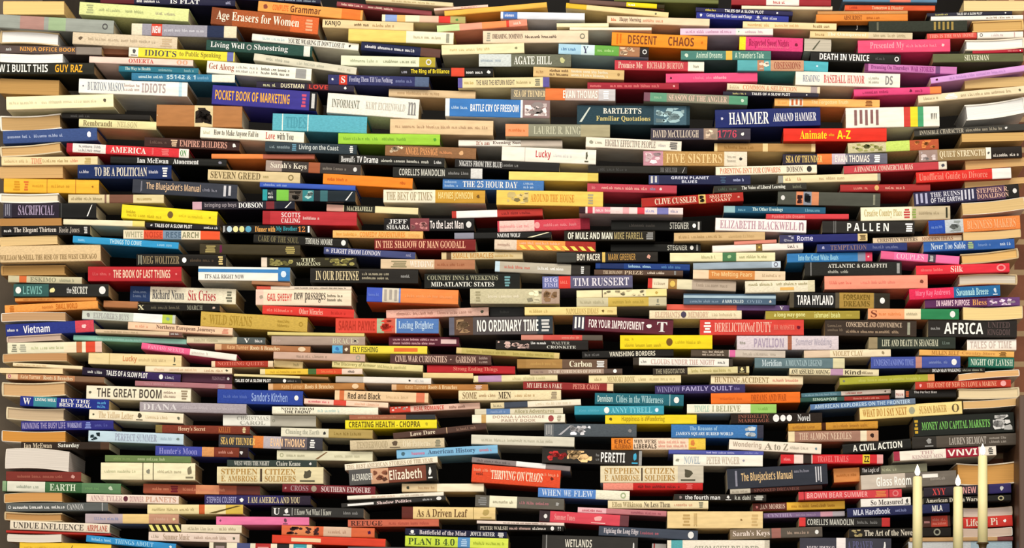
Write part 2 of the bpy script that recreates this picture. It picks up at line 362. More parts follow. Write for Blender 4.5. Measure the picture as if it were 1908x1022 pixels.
# ------------------------------------------------------------------ the books, traced row by row
# left x, left top y, right x, right top y, thickness (photo pixels), setback mm | colour | colour bands | print (glare painted into some of these) | flags | label
DATA = r'''
187.0,-6.4,438.8,0.0,11.9,1.9	20203c	0-0.25:5a1c24	0.27-0.45:eee:~;0.5-0.75:eee:IS FLAT;0.93-0.97:aac:~		
6.4,2.5,119.6,2.5,24.5,0.9	fcd38c			P	tan book showing its page edges, nearest tan one above the "HOW I BUILT THIS" book
148.8,2.9,352.3,16.9,23.8,3.9	dfe6a0		0.06-0.13:a8b080:#;0.18-0.4:a8b080:~;0.42-0.6:a0a878:~;0.7-0.9:b0a890:~		cream book with khaki print directly under the "IS FLAT" book
0.0,26.7,212.4,38.2,24.9,0.4	9aa09a	0.18-0.39:b08880;0.43-0.58:9db590	0.9-0.95:555:o		grey book, nearest grey one above the "HOW I BUILT THIS" book
1.3,57.2,110.7,62.3,24.0,16.2	fbfbfb			PR	white book, nearest white one to the upper left of the "IDIOT'S" book
136.1,59.2,330.7,69.3,22.6,2.2	dccbb0		0.05-0.1:6a5a48:*;0.15-0.8:b8a68c:~;0.83-0.95:c8b090:#		tan book resting directly on the "IDIOT'S" book
245.5,42.9,441.4,49.3,22.0,0.3	9c9aa8	0-0.1:e8e0c8;0.19-0.29:d24a38;0.72-0.88:2a3350;0.88-1:e8dcc0	0.2-0.28:fff:NEW;0.31-0.7:d0d0dc:~		grey book with a cream section directly under the "Age Erasers" book
0.0,84.1,189.5,87.9,14.6,3.0	5a4c48	0.75-1:8a8078	0.06-0.13:ccc:~;0.2-0.74:e0a050:NINJA OFFICE BOOK		dark grey book, nearest dark grey one above the "HOW I BUILT THIS" book
0.0,99.7,117.0,100.9,15.8,0.2	fcfcfc			PR	
-20.4,115.9,175.5,117.2,22.0,2.6	26261f		0-0.56:f2f2ee:HOW I BUILT THIS;0.63-0.89:f0b030:GUY RAZ		black book with "HOW I BUILT THIS" in white letters on its spine
0.0,146.3,110.7,150.1,27.6,24.8	c49a5e			P	tan book showing its page edges, nearest tan one below the "HOW I BUILT THIS" book
189.5,85.7,239.1,87.2,14.8,30.5	8a5a40			D30	
240.4,87.6,437.5,97.8,17.4,2.5	f0e040	0-0.09:f5efe0;0.93-0.99:6a70b0	0.02-0.08:555:&;0.15-0.45:4a4a55:IDIOT'S;0.48-0.87:8a8030:to Public Speaking		yellow book with "IDIOT'S" in dark grey letters on its spine
166.6,104.8,360.0,111.1,12.1,5.0	f3d4c8		0.38-0.62:c05048:OMERTA;0.84-0.95:e0a888:oo		thin peach book with red print directly under the "IDIOT'S" book
221.3,122.1,370.1,127.2,11.0,10.6	2a7288		0.08-0.4:c8dcd8:The Way to Health;0.5-0.7:88b0b8:~;0.82-0.95:88b0b8:~		
245.5,135.7,437.5,139.5,14.2,1.3	3a7ba0	0.78-1:fff8e0	0.07-0.32:c8e0e8:~;0.34-0.62:c8e0e8:$5142 & 1;0.64-0.77:80b0d0:~		blue book with an off white section, nearest blue one below the "IDIOT'S" book
147.5,146.3,349.8,153.9,26.5,3.8	f6f4ef	0.92-0.95:b8d8e8	0.03-0.05:667:*;0.08-0.42:8c94a0:BURTON MASON;0.42-0.57:b09890:=;0.58-0.8:b0a0a0:IDIOTS		white book with grey print, nearest white one to the lower left of the "IDIOT'S" book
11.4,180.2,211.1,175.2,24.5,5.7	fff4c8		0.03-0.3:d0c8a8:~;0.33-0.85:d0c8a8:~;0.9-0.94:605848:*		cream book with khaki print, nearest cream one below the "HOW I BUILT THIS" book
115.7,209.9,279.8,213.7,10.7,27.4	1f1c1a		0.1-0.35:555:~		
0.0,216.2,113.2,211.1,28.2,30.2	c9a470			PR	tan book, nearest tan one to the upper left of the "AMERICA" book
147.5,221.3,291.7,227.2,15.1,5.9	e8dfa8		0.054-0.431:7a6a48:Rembrandt;0.495-0.753:c0b488:NELSON		
5.1,244.2,180.6,237.9,23.8,0.3	3d5288		0.05-0.3:aab8dc:~;0.33-0.65:aab8dc:~;0.88-0.95:eef:*		blue book, nearest blue one to the upper left of the "AMERICA" book
292.1,194.8,451.5,197.9,40.1,5.2	b07848	0.444-0.658:e0cfa0	0.455-0.647:2a2018:%;0-0.016:e8d8b0:*		thick tan book with a cream section, nearest tan one above the "EMPIRE BUILDERS" book
438.6,-8.9,597.6,-1.3,8.0,1.7	20223a		0.5-0.95:9ab:~		
481.9,1.3,676.5,19.1,19.3,0.9	f0a050	0.8-0.98:e87830	0.04-0.1:843:*;0.14-0.29:e06a28:COMPLETE;0.31-0.6:6a3a20:Grammar		orange book with "Grammar" in brown letters on its spine
395.4,12.7,595.1,33.1,31.9,0.7	a85830	0-0.2:86482c;0.74-1:d86838	0.05-0.82:f5ead8:Age Erasers for Women;0.87-0.95:e8a880:#		thick brown book with "Age Erasers" in off white letters on its spine
385.2,73.6,582.4,86.3,19.7,1.9	2f5048	0.92-0.98:e8e8e0	0.04-0.36:eee:Living Well;0.38-0.43:aaa:o;0.45-0.77:eee:Shoestring		dark teal book with "Living Well" in white letters on its spine
470.4,62.3,668.9,81.4,13.3,15.6	f7f3e8		0.1-0.32:a8c8d0:~;0.34-0.87:222:YOU'RE WEARING IT DON'T LOSE IT;0.9-0.93:222:*		white book with pale blue print resting directly on the "Living Well" book
474.2,99.1,665.0,125.8,13.6,1.1	d8d4c0		0.12-0.35:a8a898:~;0.42-0.7:b0b0a0:~;0.82-0.95:c0bca8:~		cream book with grey print directly under the "Living Well" book
386.5,112.5,581.1,127.7,23.0,3.5	f8f4e4		0.02-0.26:a05040:Get Along;0.28-0.5:999:=;0.52-0.8:555:=;0.85-0.95:999:|		white book with red print, nearest white one below the "Living Well" book
478.1,151.5,660.0,159.1,12.1,3.8	2a2438	0.52-0.74:482028	0.07-0.2:c8c8a0:~;0.25-0.49:e0d8b8:DUSTMAN;0.54-0.73:d04038:LOVE;0.88-0.94:eee:*		
396.7,158.2,591.3,170.9,36.1,2.2	3a3590	0.93-1:101018	0.03-0.74:f0b038:POCKET BOOK OF MARKETING;0.85-0.9:d05070:#;0.95-0.98:ccc:|		thick blue book with a black section, nearest blue one below the "Living Well" book
508.6,211.1,684.1,217.5,31.5,10.0	5fb0c4	0.1-0.11:e8f0e8;0.37-0.38:e8f0e8	0.14-0.36:4a98ac:TIDES		thick teal book directly under the "INFORMANT" book
373.8,236.6,567.1,246.8,19.7,0.4	f7f2e0		0.03-0.1:bb9:~;0.13-0.56:333:How to Make Anyone Fall in;0.63-0.72:c03030:Love;0.74-0.9:333:with You		white book with grey print resting directly on the "EMPIRE BUILDERS" book
681.4,-6.4,844.2,5.1,7.9,0.4	e0d0a8		0.3-0.8:b09868:~		
628.0,2.5,804.8,20.4,8.8,18.3	8a4048		0.05-0.28:f0d0c0:~;0.33-0.6:f0d0c0:~		
711.9,26.9,867.1,30.7,12.7,4.1	f0e8c8	0.04-0.18:88a0d8;0.18-0.28:e8b870;0.45-0.68:e8c0a8;0.68-0.82:d83830;0.82-1:b0a868	0.86-0.94:584:*		
808.6,15.4,909.1,8.3,4.8,2.6	f0c8b8		0.5-0.8:c88878:~		
827.7,20.0,1018.5,4.0,9.8,1.9	f0b850				
601.3,35.6,770.4,42.0,15.7,3.5	e8d0a0		0.03-0.2:4a4030:KANJO;0.35-0.52:6a5030:~;0.55-0.8:b09060:~		cream book, nearest cream one to the lower right of the "Grammar" book
649.6,53.2,845.5,60.8,22.5,2.7	ecd070	0.55-1:f4ecd0	0.62-0.9:b8b090:~;0.93-0.96:998:|		pale yellow book, nearest pale yellow one to the lower right of the "Grammar" book
813.7,47.1,981.6,35.6,12.6,1.8	f0a088	0-0.25:c8e0a0;0.5-0.77:f09058;0.77-0.8:d84030;0.8-1:e89078	0.85-0.95:f8d8c8:~		
673.8,77.6,821.3,91.6,16.4,4.8	1c2244	0.75-1:604038	0.05-0.7:e8e8f0:~		navy book, nearest navy one to the lower right of the "Grammar" book
822.6,83.9,976.5,80.1,18.5,4.2	f0e4b8		0.1-0.6:d0c088:~;0.88-0.92:886:*		cream book with khaki print resting directly on the "AGATE HILL" book
635.6,103.2,811.1,107.0,18.6,1.5	e4e8cc	0.83-1:b0a030	0.1-0.4:a8b090:~;0.45-0.8:8a9070:~;0.9-0.96:ddd:o		cream book with an olive gold section, nearest cream one above the "INFORMANT" book
745.0,125.9,919.2,126.4,16.3,3.4	161410	0.55-0.69:d84830	0.02-0.08:aab:~;0.12-0.53:f0d830:The Ring of Brilliance;0.71-0.9:eee:~;0.92-0.98:eee:*		black book, nearest black one to the upper left of the "BATTLE CRY" book
611.4,138.6,799.7,143.7,18.5,3.2	353868	0.11-0.19:d04030;0.86-1:586888	0.03-0.06:eee:*;0.13-0.17:eee:S;0.21-0.64:b8b8d8:Feeding Them Till You Nothing;0.67-0.84:7880b0:~		navy book with a blue section, nearest navy one above the "INFORMANT" book
724.6,165.4,886.2,170.4,13.8,20.7	d8bc94		0.1-0.6:b89870:~		
611.4,173.0,781.9,185.2,37.2,10.3	f2eee4		0.05-0.35:707468:INFORMANT;0.42-0.85:b8b4a8:KURT EICHENWALD;0.88-0.97:888:m		thick white book with "INFORMANT" in grey letters on its spine
830.2,183.2,1024.8,187.0,33.6,1.7	e8ecf0	0.04-0.72:3a78c0;0.74-1:907878	0.06-0.22:c0d8f0:~;0.24-0.7:f0f4f8:BATTLE CRY OF FREEDOM;0.76-0.97:e8d8d8:%		thick blue book with "BATTLE CRY" in white letters on its spine
727.2,221.3,919.2,225.1,27.6,5.9	e0c49c		0.05-0.95:b08c6c:~		cream book with tan print directly under the "BATTLE CRY" book
630.5,248.2,820.0,250.8,20.0,0.7	9ccf40		0.05-0.4:78a838:~;0.43-0.68:78a838:~;0.93-0.97:58a030:*		lime green book with green print, nearest lime green one below the "INFORMANT" book
853.1,145.0,1023.5,143.7,18.9,2.5	e8d8a8	0-0.05:6058a0;0.93-1:6058a0	0.07-0.17:c0a860:~;0.2-0.62:7a7060:THE WAR THE RETURN NIGHT;0.64-0.8:b0a070:~;0.84-0.9:776:#		cream book with a blue section, nearest cream one below the "AGATE HILL" book
1055.2,5.1,1245.9,22.9,9.9,4.5	f0d8a0	0-0.2:e0b830	0.85-0.9:665:*		
1061.5,-3.1,1238.3,8.4,8.7,0.9	6a5048	0.6-0.92:f0d818;0.92-1:302810	0.62-0.7:fff:~		
1144.2,-5.1,1338.8,0.0,7.3,2.9	6a7040				
933.0,21.6,1089.5,24.2,13.2,0.2	e4e8f4	0.03-0.2:5078c0	0.05-0.18:eef:~		
1131.5,28.9,1322.3,35.2,13.7,4.0	ecd4b4		0.04-0.1:c86840:~;0.12-0.33:604038:Happy Morning;0.35-0.55:d89878:~		cream book with orange print, nearest cream one above the "DESCENT" book
1037.3,43.2,1134.0,42.7,7.4,4.6	f6ecc0				
1061.5,50.5,1214.1,51.3,5.3,3.4	fdf0d8				
900.0,57.3,1095.9,56.0,23.3,5.3	ead4b8		0.03-0.07:998:#;0.09-0.38:504038:DREAMING, DOMINION;0.4-0.72:504038:~;0.92-0.97:887:o		cream book with dark brown print, nearest cream one above the "AGATE HILL" book
1140.4,59.8,1318.4,67.4,25.0,1.9	f09428		0.05-0.1:d87010:||;0.17-0.47:7a4020:DESCENT;0.59-0.86:7a4020:CHAOS;0.93-0.96:d07010:*		orange book with "DESCENT" in brown letters on its spine
1041.2,81.4,1209.1,87.8,19.1,4.2	a8d0e8	0.25-0.4:d0e8f0;0.4-0.67:68a848;0.67-0.9:a87858;0.9-1:282020	0.03-0.2:5080b0:~;0.27-0.33:446:Y;0.43-0.63:b0d890:~;0.68-0.88:e0c0a0:%;0.93-0.98:ddd:o		pale blue book with a green section directly under the "DESCENT" book
892.3,100.8,1064.1,101.3,23.3,3.6	6e7060	0-0.35:d0d8d8	0.02-0.24:98a8b8:~;0.38-0.79:f0f0e8:AGATE HILL;0.85-0.96:c8c890:*		grey book with "AGATE HILL" in white letters on its spine
1145.5,111.9,1312.1,115.0,18.2,11.0	c03c48	0.82-1:f4efe0	0.04-0.31:f0c8b8:Promise Me;0.36-0.77:f0b8a8:RICHARD BURTON;0.88-0.94:998:~		red book with "Promise Me" in peach letters on its spine
994.1,124.4,1163.3,130.8,18.2,2.7	d8b880		0.03-0.14:b08858:~;0.18-0.4:604028:=;0.42-0.83:f0e8d0:=;0.92-0.96:a08050:*		tan book directly under the "AGATE HILL" book
1094.6,153.4,1265.0,154.7,12.1,5.0	a02838		0.03-0.15:e07878:~;0.25-0.8:e07878:~;0.93-0.96:eaa:*		
952.1,163.2,1146.7,166.3,22.3,5.7	c8b0a8	0-0.33:7a7468;0.33-0.52:e07840;0.84-1:c8c4c8	0.03-0.33:f0d8a8:SEA OF THUNDER;0.5-0.83:f4f0e8:EVAN THOMAS;0.88-0.94:fff:#		grey book reading "SEA OF THUNDER" resting directly on the "BATTLE CRY" book
1075.5,195.9,1285.4,197.7,35.9,20.6	2c4450	0.68-0.97:4a6878	0.23-0.57:f0ece0:BARTLETT'S:u;0.17-0.65:d8c880:Familiar Quotations:d;0.02-0.12:d0d8d0:/;0.7-0.95:a8c8d0:%		thick dark teal book with "Familiar Quotations" in pale yellow letters on its spine
941.9,231.0,1136.6,232.3,23.2,4.0	a8a080	0-0.22:e89868;0.22-0.72:8c8c78	0.03-0.2:d87840:~;0.27-0.72:c4c4ac:LAURIE R. KING		grey book, nearest grey one to the lower right of the "BATTLE CRY" book
1362.8,-2.5,1548.5,0.0,11.4,0.4	9a2830	0.35-0.68:f4e8e0	0.42-0.55:c04040:~		
1381.9,10.2,1551.0,11.4,6.8,4.2	f4e4c8				
1296.6,13.2,1477.2,21.4,8.4,3.9	2a2850		0.1-0.22:e0d050:~;0.3-0.7:eee:TALES OF A SLOW PLOT;0.82-0.86:eee:*		
1297.9,22.4,1469.6,29.5,11.8,6.0	2c3590		0.02-0.08:fff:*;0.11-0.6:e8e8f4:Getting Ahead of the Game and Change;0.64-0.7:ccd:&;0.72-0.88:ccd:~		
1384.4,39.4,1558.7,43.8,12.3,4.9	f0d8a8		0.05-0.3:d0a870:~;0.34-0.6:d8b078:~;0.75-0.95:907850:~		
1267.4,52.5,1440.4,53.1,12.6,1.7	e8c8e0	0.6-1:f0e8e0	0.06-0.56:c090b0:~;0.62-0.64:6a8:*;0.7-0.9:c8a8b8:~		
1378.0,67.4,1496.3,71.2,25.6,7.6	e04880	0-0.1:e8e030	0.15-0.78:981848:Respected Sweet Nights;0.87-0.93:801838:*;0.3-0.8:f06890:~:d		magenta pink book, nearest magenta pink one to the upper left of the "BASEBALL" book
1268.7,94.3,1436.5,94.8,17.2,4.0	4a8078	0.5-0.57:e8b850	0.03-0.09:d0e0d0:*;0.17-0.46:c0d8c8:Animal Dreams;0.6-0.92:c0d8c8:A Traveler's Tale		teal book, nearest teal one to the upper right of the "Promise Me" book
1374.2,111.9,1497.6,112.4,20.2,0.1	58a8b0	0.3-0.4:c08868;0.5-1:c89878	0.32-0.48:e8d0c0:%;0.55-0.95:a05848:OBSESSIONS		tan book, nearest tan one to the upper left of the "BASEBALL" book
1497.6,113.2,1543.4,115.3,18.8,2.8	50b0c0		0.5-0.6:def:*		
1240.7,137.4,1411.1,134.8,17.2,8.5	e85080		0.04-0.07:402:*;0.3-0.5:f080a0:~;0.52-0.68:f8b0c0:~		magenta pink book with pink print directly under the "Promise Me" book
1355.1,155.2,1528.1,162.0,12.3,6.2	ecd8b8	0.9-0.97:a89898	0.03-0.13:a89878:~;0.17-0.75:d89070:COMMON & SELECTION		
1347.5,170.1,1525.6,174.2,7.4,0.4	2a2838		0.1-0.24:c8c080:~;0.3-0.7:eee:TALES OF A SLOW PLOT;0.86-0.89:eee:*		
1332.2,205.0,1528.1,199.9,34.1,7.9	1c2868		0.05-0.08:ccd:*;0.13-0.51:f0f0f0:HAMMER;0.55-0.96:e8e8f0:ARMAND HAMMER		thick navy book, nearest navy one to the upper right of the "1776" book
1200.0,171.7,1393.3,179.3,16.8,0.8	8a8a78	0-0.06:785060;0.06-0.22:60987c;0.82-1:589878	0.1-0.18:98c0a0:~;0.24-0.8:e0c0b0:SEASON OF THE ANGLER;0.93-0.97:cdc:*		grey book with a green section resting directly on the "Familiar Quotations" book
1212.7,239.1,1398.4,239.1,21.4,1.5	3f3a48	0.53-0.67:a08878	0.02-0.48:d8c8b8:DAVID McCULLOUGH;0.55-0.65:e0c8b0:%;0.67-0.86:d04860:1776;0.9-0.94:eee:*	L	black book with "1776" in red letters on its spine
1795.6,1.3,1908.0,1.3,19.0,2.3	f4d8a0			P	
1570.5,-3.8,1746.0,-2.5,7.1,5.2	5a80a0	0.5-0.72:d87868			
1574.3,8.9,1742.2,10.2,10.2,15.3	d85830		0.05-0.15:b03820:~;0.3-0.65:f0c8a0:Tomorrow & Disaster		
1523.4,20.9,1691.3,19.8,6.0,2.7	c89058		0.4-0.8:e8b080:~		
1520.9,27.0,1691.3,25.9,12.9,3.3	e08838		0.3-0.5:703010:ABSURDIST;0.55-0.7:b05818:~		
1726.9,24.2,1885.9,20.4,6.7,5.3	282838		0.1-0.25:d0c878:~;0.35-0.65:e8e8e8:TALES OF A SLOW PLOT;0.9-0.94:eee:*		
1734.5,30.6,1906.2,27.8,8.1,4.9	f6f0e8		0.6-0.9:806848:~		
1810.9,40.2,1906.2,36.1,20.1,5.2	d8b070			P	
1618.8,39.4,1802.0,38.2,20.2,1.7	343830		0.66-0.86:a08848:|||||;0.08-0.1:665:|		black book with khaki print, nearest black one to the upper right of the "BASEBALL" book
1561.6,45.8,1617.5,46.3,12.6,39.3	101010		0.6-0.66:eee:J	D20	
1509.4,57.4,1700.2,61.2,12.5,2.2	e4cc98	0.57-1:d8c8a8	0.05-0.14:b09060:~;0.17-0.55:f8f0d8:The Omnipresent;0.62-0.95:b0a080:~		cream book with a tan section, nearest cream one above the "BASEBALL" book
1726.9,62.8,1819.8,60.0,10.6,5.3	d85048		0.05-0.95:f0a090:THIS IS THE WAY HOME		
1821.0,60.0,1906.2,58.5,11.2,5.7	f4ece4		0.05-0.12:666:o;0.3-0.6:cbb:~;0.8-0.82:caa:|		
1798.1,74.6,1908.0,69.5,19.5,0.9	f8f8f8			PR	
1812.1,93.4,1906.2,90.8,6.3,1.1	b02838		0.7-0.9:e08888:~;0.93-0.96:fff:*		
1598.4,75.3,1770.2,72.7,23.4,1.4	f05078		0.13-0.5:f8a0b0:Presented My;0.52-0.88:f890a8:~;0.9-0.94:fcc:*		dark red book, nearest dark red one to the upper right of the "BASEBALL" book
1498.7,72.0,1548.8,73.8,22.9,8.2	c8c0b0		0.3-0.6:554:/	P	
1510.7,95.4,1678.6,101.8,18.4,2.9	1f1e1c		0.1-0.65:f0f0f0:DEATH IN VENICE;0.72-0.84:555:~;0.93-0.98:eee:o	L	black book with white print, nearest black one above the "BASEBALL" book
1738.4,100.2,1906.2,98.9,16.1,3.5	606444		0.35-0.62:e0e0c8:SILVERMAN	L	olive book with cream print, nearest olive one to the upper right of the "BASEBALL" book
1611.2,118.3,1782.9,124.7,13.8,1.6	c878b8	0-0.04:703060;0.77-0.82:704878	0.07-0.48:803878:Dreaming On Thursdays;0.5-0.75:903080:WAR STORIES	L	pink book with a purple section resting directly on the "BASEBALL" book
1733.3,145.2,1908.0,121.1,11.3,0.0	d8a0e0		0.05-0.08:402:*;0.2-0.8:b888c8:~		
1482.7,132.5,1677.3,137.6,25.9,2.5	f4ece0		0.07-0.23:7888a0:READING:=;0.27-0.66:c84848:BASEBALL HUMOR;0.7-0.8:aa9:=;0.86-0.93:888:DS		white book with "BASEBALL" in red letters on its spine
1590.8,166.6,1753.6,160.8,13.2,2.2	e04880	0.87-1:f08848	0.1-0.4:a02858:~;0.6-0.7:702040:*;0.7-0.8:a02858:~		
1796.9,147.7,1908.0,142.6,17.4,18.4	d8b880			PD15	
1710.4,177.8,1908.0,160.0,14.3,5.7	f0dcb8		0.05-0.2:a09878:~;0.25-0.37:fff:#;0.4-0.9:b0a080:~;0.94-0.97:665:*		cream book with khaki print, nearest cream one above the "QUIET STRENGTH" book
1443.3,183.2,1639.1,185.7,14.5,12.2	f4b468	0.14-0.27:f4e8d8	0.03-0.12:e8a050:~;0.16-0.26:c86838:|||;0.35-0.7:f8d8a0:The Forgotten Truth;0.86-0.93:804818:#		orange book with a cream section, nearest orange one below the "BASEBALL" book
1575.5,201.6,1749.8,197.8,37.5,3.1	f6f0e4	0.62-0.69:d04038;0.69-0.77:e8d830;0.77-0.83:48a070	0.09-0.35:886060:|||||;0.91-0.97:333:""		thick white book with a yellow section resting directly on the "A-Z" book
1796.9,195.9,1908.0,180.6,29.3,23.2	f6f6f6			PR	white book showing its page edges, nearest white one above the "QUIET STRENGTH" book
1702.7,242.2,1908.0,230.2,12.8,17.3	3c3a36		0.05-0.45:b8b0a0:INVISIBLE CHARACTER;0.47-0.8:a09888:~;0.82-0.85:ddd:*		black book with grey print, nearest black one above the "QUIET STRENGTH" book
1459.8,239.1,1651.9,239.1,24.3,0.3	e03020		0.16-0.42:f4e020:Animate;0.44-0.5:e8b020:~;0.52-0.65:f4e020:A-Z		red book with "A-Z" in yellow letters on its spine
1791.8,249.7,1908.0,246.7,15.3,5.4	d8b070			P	
0.0,273.5,113.2,264.1,19.5,4.7	d8b078			PR	
124.7,266.3,352.3,277.7,17.0,5.2	d83840	0-0.05:a82838;0.05-0.32:f4ece8;0.92-1:f0ece4	0.1-0.28:999:=;0.36-0.65:f0e8e0:AMERICA;0.7-0.71:e88:||;0.77-0.84:e87878:#;0.93-0.98:484:ON		red book with "AMERICA" in white letters on its spine
206.1,290.8,422.3,296.6,14.2,4.8	1a1a18		0.23-0.5:eee:Ian McEwan;0.54-0.76:eee:Atonement;0.92-0.97:889:*		black book with "Atonement" in white letters on its spine
2.5,292.7,181.9,291.5,15.7,2.4	f0d8a8		0.03-0.28:c8b080:~;0.31-0.42:d88868:TIME;0.43-0.7:b09868:~;0.72-0.8:e09878:~;0.86-0.93:c0a868:#		cream book, nearest cream one to the upper left of the "A POLITICIAN" book
0.0,311.2,117.0,310.0,21.7,10.1	d8b078			P	tan book, nearest tan one to the left of the "A POLITICIAN" book
145.0,307.5,319.3,308.0,25.5,0.6	1f3060		0.02-0.12:ccd:~;0.18-0.74:e8e0d0:TO BE A POLITICIAN;0.76-0.88:ccd:~;0.9-0.96:eee:#		navy book with "A POLITICIAN" in cream letters on its spine
7.6,332.9,184.4,335.4,25.7,3.8	f0b838	0.45-0.46:c88828;0.75-0.76:c88828	0.1-0.17:d09020:#;0.21-0.26:d87030:#;0.3-0.42:d09828:~;0.5-0.7:d09828:~;0.92-0.95:a06818:*		orange book, nearest orange one to the lower left of the "A POLITICIAN" book
248.0,333.4,442.6,344.3,26.6,0.4	343844		0.08-0.09:99a:||;0.13-0.65:d0b090:The Bluejacket's Manual;0.67-0.82:889:~;0.87-0.94:c8c8d0:||		black book reading "Manual" directly under the "A POLITICIAN" book
0.0,360.8,109.4,360.1,16.7,0.4	f0e4cc			PR	
127.2,362.5,305.3,363.0,15.8,1.3	d8c8a0	0.38-0.4:806050;0.43-0.68:785040;0.68-1:e0d0a0	0.03-0.36:988860:~;0.72-0.9:b09860:~		cream book with a brown section, nearest cream one below the "A POLITICIAN" book
6.4,377.5,179.3,378.8,28.3,1.0	241c2c	0-0.09:3a3848;0.6-1:141414;0.62-0.63:444	0.02-0.07:889:|||;0.16-0.55:a898b8:SACRIFICIAL;0.9-0.96:eee:/		black book, nearest black one to the lower left of the "A POLITICIAN" book
227.7,380.8,405.7,394.8,25.6,2.0	f0dc28		0.05-0.15:b8a018:~;0.06-0.42:c8b018:~:d;0.48-0.54:705830:@;0.6-0.85:d8c420:~;0.91-0.94:b09818:*	L	yellow book with olive gold print, nearest yellow one above the "ARCH" book
0.0,407.9,114.5,406.6,13.6,0.3	b88850			P	
118.3,407.9,269.7,412.2,10.7,4.8	f0e8c8	0.85-1:e8d878			
272.2,414.3,410.8,420.6,10.0,0.9	1c1a20		0.05-0.1:ccc:*;0.12-0.62:eee:TALES OF A SLOW PLOT;0.78-0.97:ddd:~		
2.5,421.4,167.9,420.1,17.8,0.6	161414		0.03-0.12:eee:~;0.14-0.62:e0d8d0:The Elegant Thirteen;0.65-0.88:b0a8a0:Rosie Jones;0.93-0.97:ccc:#		black book with white print, nearest black one above the "RISE OF THE WEST" book
230.2,428.7,409.6,430.5,16.8,2.2	e8dcc0	0.21-0.41:e05838;0.41-0.6:7890a8;0.8-1:e85830	0.02-0.2:a8a488:WHITE;0.22-0.4:c04028:NOISE;0.44-0.6:506880:RESE;0.61-0.78:888868:ARCH		cream book with "ARCH" in khaki letters on its spine
136.1,439.4,333.2,452.1,12.8,0.2	3098d0		0.05-0.13:90c8e8:~;0.35-0.65:c0e4f4:THINGS TO COME;0.8-0.95:90c8e8:~		blue book with light blue print directly under the "ARCH" book
0.0,442.8,106.8,438.4,16.5,5.2	e8c890			P	
0.0,459.3,187.0,455.5,30.8,3.7	e0c498		0-0.96:8a7048:WILLIAM McNEILL THE RISE OF THE WEST CHICAGO:d		cream book with "RISE OF THE WEST" in brown letters on its spine
2.5,495.7,122.1,494.4,18.2,23.6	b89058			P	
254.4,473.3,421.0,474.3,22.8,1.5	16120e		0.02-0.06:998:|||;0.07-0.48:988868:MEG WOLITZER;0.51-0.56:fff:@;0.6-0.88:584838:~;0.91-0.97:e0c888:#		black book with grey print resting directly on the "LAST THINGS" book
164.1,496.9,338.3,497.4,27.5,2.1	b82830		0.05-0.25:d86868:~;0.27-0.88:f0d0b8:THE BOOK OF LAST THINGS;0.93-0.96:e88:*		red book with "LAST THINGS" in peach letters on its spine
269.7,255.3,446.5,262.9,18.4,11.0	3c2420		0.06-0.24:6a5048:~;0.27-0.35:e0c0a0:#;0.37-0.87:d8a090:EMPIRE BUILDERS;0.92-0.97:eee:*		dark brown book with "EMPIRE BUILDERS" in dusty pink letters on its spine
494.6,264.2,665.0,269.8,18.3,0.7	344048		0.05-0.27:8898a0:~;0.29-0.34:6090a8:#;0.37-0.8:c8d0d0:Living on the Coast;0.92-0.96:eee:#		navy book with grey print, nearest navy one to the lower left of the "INFORMANT" book
394.1,286.6,586.2,287.6,9.4,11.9	e88848	0.5-1:a85c48			
495.9,298.5,672.7,306.7,20.1,6.0	3a3432	0-0.17:a09088;0.45-0.57:a05838	0.05-0.43:e8e0d0:Sarah's Keys;0.6-0.86:888078:~;0.92-0.96:ddd:@		black book reading "Key", nearest black one to the lower left of the "INFORMANT" book
387.8,315.8,559.5,322.1,19.8,2.8	d8c498		0.03-0.57:706040:SEVERN GREED;0.6-0.66:a09060:~;0.87-0.93:887850:o		tan book with brown print, nearest tan one above the "bringing up boys" book
484.4,339.2,662.5,346.1,9.5,2.9	3858b8		0.04-0.28:90a8e0:~		
489.5,353.1,662.5,355.6,20.9,0.5	18242c	0-0.05:2898a0;0.15-0.28:78c048;0.28-0.43:605850;0.43-0.55:308088;0.62-0.7:386870	0.06-0.13:ddd:=;0.29-0.42:302820:%;0.44-0.54:a0c0c0:%;0.89-0.97:eee:/		black book, nearest black one to the upper right of the "bringing up boys" book
358.5,376.1,549.3,374.8,15.0,0.6	24202c	0-0.09:c8a0b0;0.72-0.8:782830;0.82-1:141828	0.12-0.43:989098:bringing up boys;0.45-0.69:f4f4f4:DOBSON;0.9-0.97:eee:/		black book with "bringing up boys" in grey letters on its spine
489.5,392.6,665.0,395.7,25.6,2.1	b83038	0-0.08:a02028	0.2-0.4:f0d8d8:SCOTTS CALLING:=;0.43-0.61:e8c0c0:~		red book with pale pink print directly under the "bringing up boys" book
414.5,419.4,578.5,419.9,15.8,1.6	121212		0.01-0.03:ddd:||;0.05-0.11:b8d0e0:@;0.12-0.18:e8e0a0:@;0.19-0.25:d8d890:@;0.26-0.33:58a0c0:@;0.37-0.6:f0b060:Dinner with;0.61-0.85:38a0b0:My Brother;0.86-0.94:e08848:12;0.97-0.99:fff:|		black book with pale grey print resting directly on the "CARE OF THE SOUL" book
473.0,435.4,648.5,445.1,17.3,5.0	1c1a16		0.05-0.48:787050:CARE OF THE SOUL;0.55-0.84:d8d8d0:THOMAS MOORE;0.93-0.98:eee:@		black book with "CARE OF THE SOUL" in khaki letters on its spine
372.5,454.3,559.5,457.3,19.2,1.0	3c3420		0.05-0.16:a89860:#;0.2-0.22:705:||;0.84-0.95:b0a060:#		olive book with pink print directly under the "CARE OF THE SOUL" book
487.0,479.9,663.8,479.4,18.3,10.4	2c2818	0-0.06:e0d0c0	0.09-0.35:a09858:%;0.37-0.62:d0d0b0:THE MAGICIANS:=;0.66-0.98:a09858:%		black book with "MAGICIANS" in khaki letters on its spine
